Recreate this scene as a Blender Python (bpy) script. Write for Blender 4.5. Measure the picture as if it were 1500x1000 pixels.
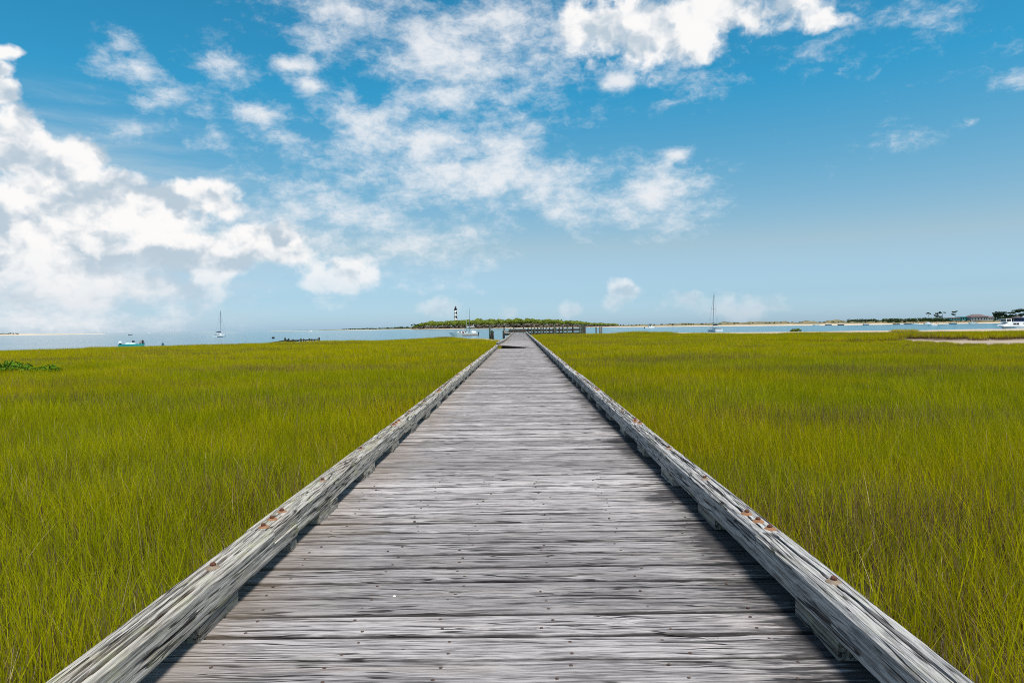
import bpy, bmesh, math, random
import numpy as np
from mathutils import Vector, Matrix

for o in list(bpy.data.objects): bpy.data.objects.remove(o)
S = bpy.context.scene
C = S.collection
R = math.radians
random.seed(7)
RNG = np.random.default_rng(11)

# ------------------------------------------------------------------ camera
DECK = 1.6                      # deck top above the water (z = 0)
CAM = Vector((0.068, 0.0, DECK + 1.22))
cd = bpy.data.cameras.new('camera'); cam = bpy.data.objects.new('camera', cd); C.objects.link(cam)
cd.sensor_width = 36; cd.lens = 24; cd.clip_start = 0.05; cd.clip_end = 60000
f = Vector((-0.012, 1, -0.0213)).normalized()
r0 = f.cross(Vector((0, 0, 1))).normalized(); u0 = r0.cross(f); th = 0.0142
r_ = r0 * math.cos(th) - u0 * math.sin(th); u_ = u0 * math.cos(th) + r0 * math.sin(th)
cam.matrix_world = Matrix(((r_.x, u_.x, -f.x, CAM.x), (r_.y, u_.y, -f.y, CAM.y), (r_.z, u_.z, -f.z, CAM.z), (0, 0, 0, 1)))
S.camera = cam

# ------------------------------------------------------------------ render look
S.render.engine = 'CYCLES'
S.view_settings.view_transform = 'Standard'; S.view_settings.look = 'None'
S.view_settings.exposure = 0.5; S.view_settings.gamma = 1.0
S.view_settings.use_curve_mapping = False
S.cycles.use_denoising = False
S.cycles.pixel_filter_type = 'BLACKMAN_HARRIS'; S.cycles.filter_width = 0.95
S.cycles.max_bounces = 5; S.cycles.diffuse_bounces = 2; S.cycles.glossy_bounces = 2
S.cycles.transmission_bounces = 3; S.cycles.transparent_max_bounces = 6
S.cycles.caustics_reflective = False; S.cycles.caustics_refractive = False

# ------------------------------------------------------------------ sun
SUN_EL, SUN_AZ = 68.0, 142.0      # azimuth clockwise from the boardwalk's direction (+Y)
sl = bpy.data.lights.new('sun', 'SUN'); sun = bpy.data.objects.new('sun', sl); C.objects.link(sun)
sl.energy = 3.7; sl.angle = R(15.0); sl.color = (1.0, 0.95, 0.87)
to_sun = Vector((math.sin(R(SUN_AZ)) * math.cos(R(SUN_EL)), math.cos(R(SUN_AZ)) * math.cos(R(SUN_EL)), math.sin(R(SUN_EL))))
sun.rotation_euler = to_sun.to_track_quat('Z', 'Y').to_euler(); sun.location = to_sun * 60

# ------------------------------------------------------------------ sky: Nishita + procedural clouds
# cloud banks: azimuth, elevation (degrees), half width (degrees), weight
CUMULUS = [
(-37.31,17.41,1.38,.9),(-36.8,18.35,1.07,.8),(-37.13,15.98,1.63,.8),(-36.02,14.68,1.5,.7),(-37.31,12.31,3.86,1.1),(-34.49,11.79,3.43,1.0),(-32.7,12.46,2.21,.9),(-31.47,9.55,4.51,1.0),(-37.31,7.22,6.91,1.0),(-28.24,9.31,4.03,.95),(-26.57,10.17,2.42,.85),(-24.56,10.16,2.39,.85),(-23.36,9.62,1.81,.6),(-33.1,5.63,6.59,.8),(-26.2,5.81,4.14,1.0),(-23.36,5.23,3.02,.9),(-20.15,6.36,3.75,1.0),(-14.41,4.66,3.17,.9),(-16.28,3.99,2.16,.6),(-27.79,3.59,4.29,.6),(-31.47,2.45,3.38,.6),(-36.58,4.78,2.47,.7),(-36.2,2.49,2.49,.6),(-25.73,2.96,3.43,.5),
(7.86,23.77,4.24,.6),(12.57,22.93,4.7,.62),(10.37,22.25,2.79,.5),(16.59,23.53,3.76,.55),(19.19,22.96,2.37,.5),(21.95,23.14,2.81,.4),(24.13,21.43,1.3,.6),(8.7,2.51,1.91,.75),(7.58,1.62,1.92,.6),(13.66,1.84,2.31,.75),(18.16,1.46,2.76,.6),(20.2,1.57,1.77,.5),(-1.26,1.31,1.6,.5),(4.35,1.28,1.48,.5),(-6.96,1.61,2.27,.45)]
WISPS = [
(-29.34,18.4,2.89,.6),(-30.41,19.77,2.06,.5),(-27.56,16.82,3.59,.6),(-23.36,19.68,3.02,.5),(-23.94,14.49,2.0,.5),(-29.55,14.65,1.86,.5),(-20.15,15.42,2.61,.5),(-12.24,15.13,6.09,.75),(-8.08,14.46,7.9,.85),(-2.41,12.62,8.58,.9),(3.32,11.71,6.0,.8),(-6.96,18.15,4.82,.7),(-.97,16.63,5.16,.5),(-9.2,12.03,4.5,.6),(-13.6,24.18,6.59,.8),(-6.96,22.16,7.93,.95),(-4.12,21.48,6.28,1.0),(-1.26,23.69,6.87,.7),(2.18,20.19,6.3,.5),(5.6,22.54,4.55,.6),(11.2,10.49,5.85,.75),(4.35,9.14,3.54,.7),(-5.82,6.47,4.83,.5),(-16.28,8.87,9.16,.55),(-11.42,7.61,6.67,.5),(28.28,21.44,2.37,.1),(23.17,19.6,2.27,.3),(13.39,20.05,3.85,.35),(27.83,13.38,1.2,.1),(-14.68,16.81,3.27,.5),(-34.29,3.22,11.19,.6),
(8.53,19.31,1.9,1.1),(12.84,13.45,1.9,1.0),(32.94,13.65,.9,.5),(35.53,15.91,1.2,.55),(-18.21,20.24,2.0,1.0),(-17.33,18.86,2.0,.8),(-20.66,16.61,2.8,.9)]


class NT:
    """small helper around a node tree"""
    def __init__(s, tree): s.t = tree; s.n = tree.nodes; s.l = tree.links
    def new(s, typ, **kw):
        n = s.n.new(typ)
        for k, v in kw.items(): setattr(n, k, v)
        return n
    def put(s, sock, v):
        if v is None: return
        if isinstance(v, bpy.types.NodeSocket): s.l.new(v, sock)
        else: sock.default_value = v
    def math(s, op, a, b=None, c=None, clamp=False):
        n = s.new('ShaderNodeMath', operation=op, use_clamp=clamp)
        for i, v in enumerate((a, b, c)): s.put(n.inputs[i], v)
        return n.outputs[0]
    def vmath(s, op, a, b=None, out=0):
        n = s.new('ShaderNodeVectorMath', operation=op)
        s.put(n.inputs[0], a); s.put(n.inputs[1], b)
        return n.outputs[out]
    def comb(s, x, y, z):
        n = s.new('ShaderNodeCombineXYZ')
        for i, v in enumerate((x, y, z)): s.put(n.inputs[i], v)
        return n.outputs[0]
    def sep(s, v):
        n = s.new('ShaderNodeSeparateXYZ'); s.put(n.inputs[0], v); return n.outputs
    def noise(s, vec, scale, detail=4, rough=.55, dist=0, lac=2.0, color=False):
        n = s.new('ShaderNodeTexNoise'); s.put(n.inputs['Vector'], vec)
        n.inputs['Scale'].default_value = scale; n.inputs['Detail'].default_value = detail
        n.inputs['Roughness'].default_value = rough; n.inputs['Distortion'].default_value = dist
        n.inputs['Lacunarity'].default_value = lac
        return n.outputs['Color' if color else 'Fac']
    def step(s, v, a, b, lo=0., hi=1.):
        n = s.new('ShaderNodeMapRange', interpolation_type='SMOOTHSTEP')
        s.put(n.inputs['Value'], v)
        for i, x in zip((1, 2, 3, 4), (a, b, lo, hi)): s.put(n.inputs[i], x)
        return n.outputs[0]
    def lin(s, v, a, b, lo=0., hi=1., clamp=True):
        n = s.new('ShaderNodeMapRange', clamp=clamp); s.put(n.inputs['Value'], v)
        for i, x in zip((1, 2, 3, 4), (a, b, lo, hi)): s.put(n.inputs[i], x)
        return n.outputs[0]
    def mix(s, fac, a, b, blend='MIX'):
        n = s.new('ShaderNodeMix', data_type='RGBA', blend_type=blend)
        def col(v): return (*v, 1) if isinstance(v, (tuple, list)) and len(v) == 3 else v
        s.put(n.inputs[0], fac); s.put(n.inputs[6], col(a)); s.put(n.inputs[7], col(b))
        return n.outputs[2]
    def ramp(s, fac, stops, interp='LINEAR'):
        n = s.new('ShaderNodeValToRGB'); s.put(n.inputs[0], fac); cr = n.color_ramp; cr.interpolation = interp
        while len(cr.elements) < len(stops): cr.elements.new(0.5)
        for e, (p, c) in zip(cr.elements, stops): e.position = p; e.color = (*c, 1)
        return n.outputs[0]
    def attr(s, name, out='Fac'):
        return s.new('ShaderNodeAttribute', attribute_name=name).outputs[out]
    def bump(s, height, strength=.5, dist=.01):
        n = s.new('ShaderNodeBump'); s.put(n.inputs['Height'], height); s.put(n.inputs['Strength'], strength)
        n.inputs['Distance'].default_value = dist
        return n.outputs[0]


W = bpy.data.worlds.new('World'); S.world = W; W.use_nodes = True
T = NT(W.node_tree); T.n.clear()
SKY_STRENGTH = 0.0707
tc = T.new('ShaderNodeTexCoord').outputs['Generated']
sky = T.new('ShaderNodeTexSky', sky_type='NISHITA'); sky.sun_disc = False
sky.sun_elevation = R(SUN_EL); sky.sun_rotation = R(SUN_AZ); sky.altitude = 0
sky.air_density = 1.0; sky.dust_density = 0.6; sky.ozone_density = 2.0
dx, dy, dz = T.sep(tc)
az = T.math('MULTIPLY', T.math('ARCTAN2', dx, dy), 57.29578)
az = T.math('SUBTRACT', T.math('PINGPONG', T.math('ADD', az, 45.), 90.), 45.)     # the banks go on all round
el = T.math('MULTIPLY', T.math('ARCSINE', dz), 57.29578)
ASP = 1.8
q = T.comb(az, T.math('MULTIPLY', el, ASP), 0.)
warp = T.vmath('SUBTRACT', T.noise(tc, 9, 4, .6, color=True), (.5, .5, .5))
wsc = T.vmath('MULTIPLY', warp, (5., 5., 0.))
qw = T.vmath('ADD', q, wsc)
def field(blobs, k):
    acc = None
    for a, e, r, w in blobs:
        d = T.vmath('DISTANCE', qw, (a, e * ASP, 0), out=1)
        v = T.math('MULTIPLY_ADD', d, -w / r, w)
        if acc is None: acc = v
        else:
            n = T.new('ShaderNodeMath', operation='SMOOTH_MAX')
            T.l.new(acc, n.inputs[0]); T.l.new(v, n.inputs[1]); n.inputs[2].default_value = k
            acc = n.outputs[0]
    return T.math('MAXIMUM', acc, -1.)
fa = field(CUMULUS, .25); fb = field(WISPS, .3)
# unseen broken cloud above the view, thickened to whiten the light in shadows
hi = T.step(el, 25., 31.)
plane = T.vmath('DIVIDE', tc, T.comb(*[T.math('ADD', T.math('MAXIMUM', dz, 0.), .25)] * 3))
over = T.math('SUBTRACT', T.math('MULTIPLY', T.noise(plane, 1.6, 3, .5), 2.6), 1.08)
fb = T.math('ADD', T.math('MULTIPLY', fb, T.math('SUBTRACT', 1., hi)), T.math('MULTIPLY', over, hi))
warp2 = T.vmath('MULTIPLY', T.vmath('SUBTRACT', T.noise(tc, 45, 3, .6, color=True), (.5, .5, .5)), (.020, .020, .020))
fw = T.vmath('ADD', T.vmath('MULTIPLY', tc, (1., 1., 1.2)), warp2)
na = T.noise(fw, 19, 9, .56)
nl = T.noise(fw, 13, 4, .55); nl2 = T.noise(T.vmath('ADD', fw, (.010, 0, .019)), 13, 3, .5)
nb = T.noise(T.vmath('ADD', T.vmath('MULTIPLY', tc, (1., 1., 1.9)), warp2), 17, 10, .66)
ea = T.math('ADD', fa, T.math('MULTIPLY_ADD', T.math('SUBTRACT', na, .5), 1.75, T.lin(el, 1., 10., -.08, .16)))
da = T.step(ea, -.03, .42)
eb = T.math('ADD', fb, T.math('MULTIPLY_ADD', T.math('SUBTRACT', nb, .5), 2.6, -.06))
db = T.math('MULTIPLY', T.step(eb, -.15, 1.05), .90)
relief = T.math('ADD', T.math('MULTIPLY', T.math('SUBTRACT', nl, nl2), 3.4), T.math('MULTIPLY', T.math('SUBTRACT', na, .5), .9))
lit = T.step(T.math('ADD', relief, T.math('SUBTRACT', .66, T.math('MULTIPLY', fa, .50))), .0, .70)
lowfade = T.step(el, .5, 7.5, .40, 1.)
# thin grey veil low in the west with level streaks
vd = T.vmath('DISTANCE', q, (-36., 5.0 * ASP, 0), out=1)
vs_ = T.noise(T.vmath('MULTIPLY', tc, (3., 3., 26.)), 1.6, 6, .6, .3)
veil = T.math('MULTIPLY', T.step(T.math('ADD', T.math('MULTIPLY_ADD', vd, -1 / 21., 1.), T.math('MULTIPLY', T.math('SUBTRACT', vs_, .5), 1.0)), 0., .8), .72)
# sky colour
tint = T.ramp(T.lin(el, 0., 50.), [(.0, (.42, .62, .96)), (.05, (.395, .535, .72)), (.13, (.53, .57, .56)), (.24, (.33, .60, .61)), (.37, (.12, .63, .69)), (.55, (.10, .58, .65)), (1, (.30, .47, .53))])
sky_lin = T.vmath('SCALE', T.mix(1., sky.outputs[0], tint, 'MULTIPLY')); T.n[-1].inputs[3].default_value = 2.0
K = .7071 / SKY_STRENGTH
cum = T.mix(lit, (.50 * K, .60 * K, .69 * K), (1.0 * K, .98 * K, .965 * K))
cum = T.mix(T.step(el, 0., 5., .6, 0.), cum, (.62 * K, .66 * K, .74 * K))
out = T.mix(veil, sky_lin, (.55 * K, .655 * K, .74 * K))
out = T.mix(db, out, (.88 * K, .89 * K, .91 * K))
out = T.mix(T.math('MULTIPLY', T.math('MULTIPLY', da, .96), lowfade), out, cum)
bg = T.new('ShaderNodeBackground'); T.l.new(out, bg.inputs[0]); bg.inputs[1].default_value = SKY_STRENGTH
wo = T.new('ShaderNodeOutputWorld'); T.l.new(bg.outputs[0], wo.inputs[0])
W.cycles.sampling_method = 'MANUAL'; W.cycles.sample_map_resolution = 512
# ------------------------------------------------------------------ helpers
def link(o, parent=None):
    C.objects.link(o)
    if parent is not None: o.parent = parent
    return o
def tag(o, label=None, cat=None, group=None, kind=None):
    if label: o['label'] = label
    if cat: o['category'] = cat
    if group: o['group'] = group
    if kind: o['kind'] = kind
    return o
def empty(name, loc=(0, 0, 0), rz=0.):
    o = bpy.data.objects.new(name, None); o.location = loc; o.rotation_euler = (0, 0, rz); o.empty_display_size = .2
    return link(o)
def copy_tree(o, parent=None):
    c = o.copy(); C.objects.link(c); c.parent = parent
    for ch in list(o.children): copy_tree(ch, c)
    return c

class MB:
    """collects shapes, builds ONE mesh"""
    def __init__(s): s.v = []; s.f = []; s.m = []
    def add(s, v, f, mi=0):
        o = len(s.v); s.v += [tuple(p) for p in v]; s.f += [tuple(i + o for i in q) for q in f]; s.m += [mi] * len(f); return s
    def box(s, c, d, rz=0., mi=0, taper=1.):
        hx, hy, hz = d[0] / 2, d[1] / 2, d[2] / 2; v = []
        for z in (-1, 1):
            t = taper if z > 0 else 1.
            for x, y in ((-1, -1), (1, -1), (1, 1), (-1, 1)):
                px, py = x * hx * t, y * hy * t
                v.append((c[0] + px * math.cos(rz) - py * math.sin(rz), c[1] + px * math.sin(rz) + py * math.cos(rz), c[2] + z * hz))
        return s.add(v, [(0, 3, 2, 1), (4, 5, 6, 7), (0, 1, 5, 4), (1, 2, 6, 5), (2, 3, 7, 6), (3, 0, 4, 7)], mi)
    def tube(s, a, b, ra, rb=None, n=8, mi=0, cap=True):
        rb = ra if rb is None else rb
        a = Vector(a); b = Vector(b); d = (b - a).normalized()
        u = d.orthogonal().normalized(); w = d.cross(u); v = []
        for p, r in ((a, ra), (b, rb)):
            for k in range(n):
                t = 2 * math.pi * k / n; v.append(p + (u * math.cos(t) + w * math.sin(t)) * r)
        fs = [(k, (k + 1) % n, n + (k + 1) % n, n + k) for k in range(n)]
        if cap: fs += [tuple(range(n - 1, -1, -1)), tuple(range(n, 2 * n))]
        return s.add(v, fs, mi)
    def lathe(s, prof, c=(0, 0, 0), n=16, mi=0):
        v = []; fs = []
        for r, z in prof:
            for k in range(n):
                t = 2 * math.pi * k / n; v.append((c[0] + r * math.cos(t), c[1] + r * math.sin(t), c[2] + z))
        for i in range(len(prof) - 1):
            for k in range(n): fs.append((i * n + k, i * n + (k + 1) % n, (i + 1) * n + (k + 1) % n, (i + 1) * n + k))
        fs.append(tuple(range(n - 1, -1, -1))); L = (len(prof) - 1) * n; fs.append(tuple(range(L, L + n)))
        return s.add(v, fs, mi)
    def loft(s, rings, mi=0, closed=False, caps=True):
        n = len(rings[0]); v = [p for r in rings for p in r]; fs = []
        for i in range(len(rings) - 1):
            for k in range(n if closed else n - 1):
                k2 = (k + 1) % n; fs.append((i * n + k, i * n + k2, (i + 1) * n + k2, (i + 1) * n + k))
        if caps: fs += [tuple(range(n - 1, -1, -1)), tuple(range((len(rings) - 1) * n, len(rings) * n))]
        return s.add(v, fs, mi)
    def mesh(s, name, mats, smooth=False):
        me = bpy.data.meshes.new(name); me.from_pydata(s.v, [], s.f); me.validate()
        for m in (mats if isinstance(mats, (list, tuple)) else [mats]): me.materials.append(m)
        if len(me.polygons) == len(s.m): me.polygons.foreach_set('material_index', s.m)
        if smooth: me.polygons.foreach_set('use_smooth', [True] * len(me.polygons))
        me.update(); return me
    def build(s, name, mats, parent=None, smooth=False, loc=None, rz=None):
        o = bpy.data.objects.new(name, s.mesh(name, mats, smooth))
        if loc: o.location = loc
        if rz is not None: o.rotation_euler.z = rz
        return link(o, parent)

def np_mesh(name, V, F, mat, smooth=False, attrs=None):
    me = bpy.data.meshes.new(name)
    V = np.asarray(V, dtype=np.float32); F = np.asarray(F, dtype=np.int32); k = F.shape[1]
    me.vertices.add(len(V)); me.vertices.foreach_set('co', V.ravel())
    me.loops.add(F.size); me.loops.foreach_set('vertex_index', F.ravel())
    me.polygons.add(len(F)); me.polygons.foreach_set('loop_start', np.arange(0, F.size, k, dtype=np.int32))
    me.polygons.foreach_set('loop_total', np.full(len(F), k, dtype=np.int32))
    if smooth: me.polygons.foreach_set('use_smooth', np.ones(len(F), dtype=bool))
    for nm, arr in (attrs or {}).items():
        a = me.attributes.new(nm, 'FLOAT', 'POINT'); a.data.foreach_set('value', np.asarray(arr, dtype=np.float32))
    if mat: me.materials.append(mat)
    me.update(calc_edges=True); me.validate(); return me

def vnoise(x, y, seed=0):
    x = np.asarray(x, float); y = np.asarray(y, float)
    xi = np.floor(x).astype(np.int64); yi = np.floor(y).astype(np.int64); fx = x - xi; fy = y - yi
    fx = fx * fx * (3 - 2 * fx); fy = fy * fy * (3 - 2 * fy)
    def h(a, b):
        n = (a * 374761393 + b * 668265263 + seed * 974711) & 0xFFFFFFFF
        n = ((n ^ (n >> 13)) * 1274126177) & 0xFFFFFFFF
        return ((n ^ (n >> 16)) & 0xFFFFFF) / float(0xFFFFFF)
    a = h(xi, yi); b = h(xi + 1, yi); c = h(xi, yi + 1); d = h(xi + 1, yi + 1)
    return (a + (b - a) * fx) * (1 - fy) + (c + (d - c) * fx) * fy
def fbm(x, y, seed=0, o=4):
    t = 0; am = .5; s = 0
    for i in range(o): t = t + am * vnoise(x * 2 ** i, y * 2 ** i, seed + i * 17); s += am; am *= .5
    return t / s
def sstep(a, b, x):
    t = np.clip((x - a) / (b - a), 0, 1); return t * t * (3 - 2 * t)

# ------------------------------------------------------------------ materials
def mat(name):
    m = bpy.data.materials.new(name); m.use_nodes = True; t = NT(m.node_tree)
    b = t.n['Principled BSDF']; return m, t, b
def plain(name, col, rough=.6, var=.15, scale=3., metal=0.):
    m, t, b = mat(name)
    tcx = t.new('ShaderNodeTexCoord').outputs['Object']
    n = t.noise(tcx, scale, 5, .6)
    c = t.mix(n, tuple(x * (1 - var) for x in col), tuple(min(1, x * (1 + var)) for x in col))
    t.l.new(c, b.inputs['Base Color']); b.inputs['Roughness'].default_value = rough; b.inputs['Metallic'].default_value = metal
    return m

def wood(name, light=(.425, .395, .39), mid=(.22, .202, .204), dark=(.032, .028, .029), stain=False, gx=1.2, cw0=.007, cw1=.026, g3w=.14, lichen=0., tonevar=.35, bumps=.6, warm=(.30, .22, .15), warmth=.15):
    """weathered timber, grain along local X"""
    m, t, b = mat(name)
    oi = t.new('ShaderNodeObjectInfo'); rnd = oi.outputs['Random']
    co = t.vmath('ADD', t.new('ShaderNodeTexCoord').outputs['Object'], t.comb(t.math('MULTIPLY', rnd, 91.), t.math('MULTIPLY', rnd, 37.), t.math('MULTIPLY', rnd, 53.)))
    wv = t.vmath('MULTIPLY', t.vmath('SUBTRACT', t.noise(co, 2.2, 2, .5, color=True), (.5, .5, .5)), (0., .022, .022))
    cw = t.vmath('ADD', co, wv)
    g1 = t.noise(t.vmath('MULTIPLY', cw, (2.4 * gx, 75., 75.)), 1., 8, .68)          # grain streaks
    g2 = t.noise(t.vmath('MULTIPLY', cw, (6. * gx, 230., 230.)), 1., 5, .7)         # fine fibres
    g3 = t.noise(t.vmath('MULTIPLY', cw, (1.6 * gx, 24., 24.)), 1., 5, .6)              # broad tone
    cr = t.noise(t.vmath('MULTIPLY', cw, (1.1, 26., 26.)), 1., 2, .5)                # long drying cracks
    crack = t.step(t.math('ABSOLUTE', t.math('SUBTRACT', cr, .5)), cw0, cw1, 1., 0.)
    crack = t.math('MULTIPLY', crack, t.step(t.noise(t.vmath('MULTIPLY', co, (1.3, 7., 7.)), 1., 3, .6), .44, .50))
    fine = t.step(t.noise(t.vmath('MULTIPLY', cw, (2.6, 70., 70.)), 1., 4, .65), .40, .47, 1., 0.)
    v = t.math('ADD', t.math('MULTIPLY', g1, .52), t.math('ADD', t.math('MULTIPLY', g2, .42), t.math('MULTIPLY', g3, g3w)))
    c = t.ramp(v, [(.37, dark), (.445, tuple(x * .42 for x in mid)), (.50, mid), (.575, light), (.78, tuple(min(.7, x * 1.18) for x in light))])
    c = t.mix(t.math('MULTIPLY', fine, .45), c, tuple(x * .35 for x in mid))
    tone = t.lin(rnd, 0., 1., 1. - tonevar, 1. + tonevar * .55)
    c = t.mix(1., c, t.comb(tone, tone, tone), 'MULTIPLY')
    wm = t.math('MULTIPLY', t.step(t.noise(t.vmath('MULTIPLY', co, (1.4, 9., 9.)), 1., 3, .6), .5, .75), warmth)
    c = t.mix(wm, c, warm)
    # knots and dark rot flecks
    kn = t.noise(t.vmath('MULTIPLY', cw, (7., 26., 26.)), 1., 4, .65)
    c = t.mix(t.math('MULTIPLY', t.step(kn, .69, .76), .75), c, dark)
    c = t.mix(t.math('MULTIPLY', crack, .92), c, (.012, .011, .011))
    if stain:
        lx, ly, lz = t.sep(t.new('ShaderNodeTexCoord').outputs['Object'])
        en = t.noise(t.vmath('MULTIPLY', co, (5., 20., 20.)), 1., 4, .6)
        ed_ = t.math('MULTIPLY', t.step(t.math('ADD', t.math('ABSOLUTE', ly), t.math('MULTIPLY', t.math('SUBTRACT', en, .5), .022)), .079, .091), t.step(t.math('ABSOLUTE', ly), .12, .11))
        c = t.mix(t.math('MULTIPLY', ed_, .90), c, (.016, .013, .012))
    if stain:      # black mildew along right kerb, painted darker to drown the shadow's edge; dusty brown left
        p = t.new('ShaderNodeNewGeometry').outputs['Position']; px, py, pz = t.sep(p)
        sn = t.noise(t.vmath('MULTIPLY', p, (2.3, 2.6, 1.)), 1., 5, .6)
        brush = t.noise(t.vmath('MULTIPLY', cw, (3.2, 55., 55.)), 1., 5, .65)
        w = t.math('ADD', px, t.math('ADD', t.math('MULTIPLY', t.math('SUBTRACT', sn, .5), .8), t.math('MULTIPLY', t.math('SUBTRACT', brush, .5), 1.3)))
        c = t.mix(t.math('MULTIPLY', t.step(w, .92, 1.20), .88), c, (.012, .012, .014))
        wl = t.math('ADD', t.math('MULTIPLY', px, -1.), t.math('MULTIPLY', t.math('SUBTRACT', sn, .5), 1.2))
        c = t.mix(t.math('MULTIPLY', t.step(wl, .75, 1.3), .38), c, (.20, .155, .11))
    c = t.mix(t.math('MULTIPLY', t.attr('crk'), .95), c, t.mix(g1, (.010, .008, .007), (.075, .036, .016)))
    if lichen:
        ln = t.noise(t.vmath('MULTIPLY', co, (6., 16., 16.)), 1., 5, .65)
        c = t.mix(t.math('MULTIPLY', t.step(ln, .5, .68), lichen), c, (.36, .36, .20))
        ln2 = t.noise(co, 26, 3, .6)
        c = t.mix(t.math('MULTIPLY', t.step(ln2, .70, .76), .6), c, (.62, .61, .58))
    t.l.new(c, b.inputs['Base Color']); b.inputs['Roughness'].default_value = .88; b.inputs['Specular IOR Level'].default_value = .25
    hgt = t.math('SUBTRACT', t.math('ADD', t.math('MULTIPLY', g1, .6), t.math('MULTIPLY', g2, .4)), t.math('MULTIPLY', crack, 1.2))
    t.l.new(t.bump(hgt, bumps, .006), b.inputs['Normal'])
    return m

M = {}
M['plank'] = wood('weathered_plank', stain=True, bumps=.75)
M['timber'] = wood('weathered_timber', light=(.48, .45, .405), mid=(.25, .23, .20), dark=(.025, .022, .02), gx=1.2, cw0=.008, cw1=.026, tonevar=.15, lichen=.4, bumps=.8, warmth=.25)
M['timber_grey'] = wood('weathered_timber_grey', light=(.46, .445, .43), mid=(.235, .228, .224), dark=(.025, .024, .024), gx=1.2, cw0=.008, cw1=.026, tonevar=.15, lichen=.16, bumps=.8, warmth=.08)
M['block'] = wood('weathered_block', light=(.36, .34, .30), mid=(.20, .18, .15), lichen=.25)
M['tan_plank'] = wood('tan_plank', light=(.52, .40, .26), mid=(.36, .26, .16), dark=(.1, .07, .05))
M['pile'] = wood('old_pile', light=(.30, .29, .25), mid=(.15, .15, .12), dark=(.02, .02, .02), lichen=.3)
M['mossy'] = wood('mossy_pile', light=(.13, .17, .13), mid=(.05, .075, .06), dark=(.015, .02, .015), lichen=.3)
M['darkpile'] = wood('tarred_pile', light=(.09, .08, .07), mid=(.04, .036, .033), dark=(.01, .01, .01))
M['washer'] = plain('washer_rust', (.21, .155, .11), .85, .4, 60)
M['rust'] = plain('bolt_rust', (.10, .035, .018), .9, .5, 90)
M['orange_rust'] = plain('washer_orange_rust', (.24, .115, .055), .88, .45, 60)
M['nail'] = plain('nail_rust', (.06, .035, .025), .8, .4, 200)

# ------------------------------------------------------------------ terrain: marsh, berm, beach, pond
EDGE = np.array([(-170, 58), (-90, 68), (-61, 79), (-45, 97), (-34, 107), (-24, 114), (-15, 113), (-9, 104), (-6, 90), (-3.5, 79), (-1.6, 78), (1.6, 122), (8, 125), (18, 120), (30, 113), (45, 105), (54, 99), (80, 97), (170, 92)], float)
def edge(x): return np.interp(x, EDGE[:, 0], EDGE[:, 1]) + (fbm(x * .35, x * 0 + 3., 5, 3) - .5) * 5 * (np.abs(x) > 3)
def pond(x, y):
    """>0 inside the bare mud flat on the right"""
    cx = x - (45 + (fbm(y * .2, y * 0, 31, 3) - .5) * 6)
    near = y - (66.5 + (fbm(x * .25, x * 0, 33, 3) - .5) * 2.5)
    far = (91 - np.clip((x - 44) * .42, 0, 14) + (fbm(x * .2, x * 0 + 9, 35, 3) - .5) * 4) - y
    return np.minimum(np.minimum(cx * .5, near), far)
def ground_z(x, y):
    e = edge(x); s = y - e
    n = (fbm(x * .12, y * .12, 3, 4) - .5)
    marsh = .35 + n * .12
    rise = sstep(45, 0, -s) * .30 * sstep(-20, -8, x)
    west = sstep(-8, -16, x)
    long_ = 40 + 45 * sstep(-4, 6, x)
    berm = .62 + .33 * sstep(0, 20, s) - .25 * sstep(long_ * .45, long_ * .8, s) - 1.6 * sstep(long_ * .75, long_ * 1.5, s) + n * .25 * sstep(0, 8, s)
    drop = .35 - 1.15 * sstep(-2, 12, s)
    z = np.where(s < 0, marsh + rise, berm)
    z = z * (1 - west) + np.where(s < -2, marsh, drop + n * .12) * west
    z += .34 * np.exp(-(((x + 12) / 5.) ** 2 + ((y - 107) / 6.) ** 2))
    p = sstep(-1.0, 1.2, pond(x, y))
    return z * (1 - p) + (.30 + n * .1) * p
xs = np.concatenate([np.arange(-170, -40, 2.5), np.arange(-40, 80, 1.0), np.arange(80, 172, 2.5)])
ys = np.concatenate([np.arange(-30, 60, 1.5), np.arange(60, 140, .8), np.arange(140, 262, 2.5)])
X, Y = np.meshgrid(xs, ys); Z = ground_z(X, Y)
nx, ny = len(xs), len(ys)
ii = np.arange(nx * ny).reshape(ny, nx)
F = np.stack([ii[:-1, :-1], ii[:-1, 1:], ii[1:, 1:], ii[1:, :-1]], -1).reshape(-1, 4)
sandy = sstep(-1.5, 1.5, Y - edge(X)) * sstep(-16, -8, X)
sandy = np.maximum(sandy, .80 * sstep(-.5, 1., pond(X, Y)) * (.30 + .55 * sstep(68, 78, Y + (fbm(X * .2, Y * .2, 8) - .5) * 8)))
m, t, b = mat('marsh_ground')
p = t.new('ShaderNodeNewGeometry').outputs['Position']
mud = t.ramp(t.noise(p, 1.5, 6, .65), [(.3, (.035, .028, .02)), (.55, (.085, .068, .05)), (.75, (.15, .125, .10))])
snd = t.ramp(t.noise(t.vmath('MULTIPLY', p, (.3, 1., 1.)), .8, 6, .6), [(.3, (.36, .275, .19)), (.6, (.49, .39, .285))])
c = t.mix(t.attr('sandy'), mud, snd)
t.l.new(c, b.inputs['Base Color']); b.inputs['Roughness'].default_value = .9
t.l.new(t.bump(t.noise(p, 6, 5, .6), .5, .05), b.inputs['Normal'])
ground = link(bpy.data.objects.new('ground', np_mesh('ground', np.stack([X.ravel(), Y.ravel(), Z.ravel()], 1), F, m, True, {'sandy': sandy.ravel()})))
tag(ground, kind='structure')

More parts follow.
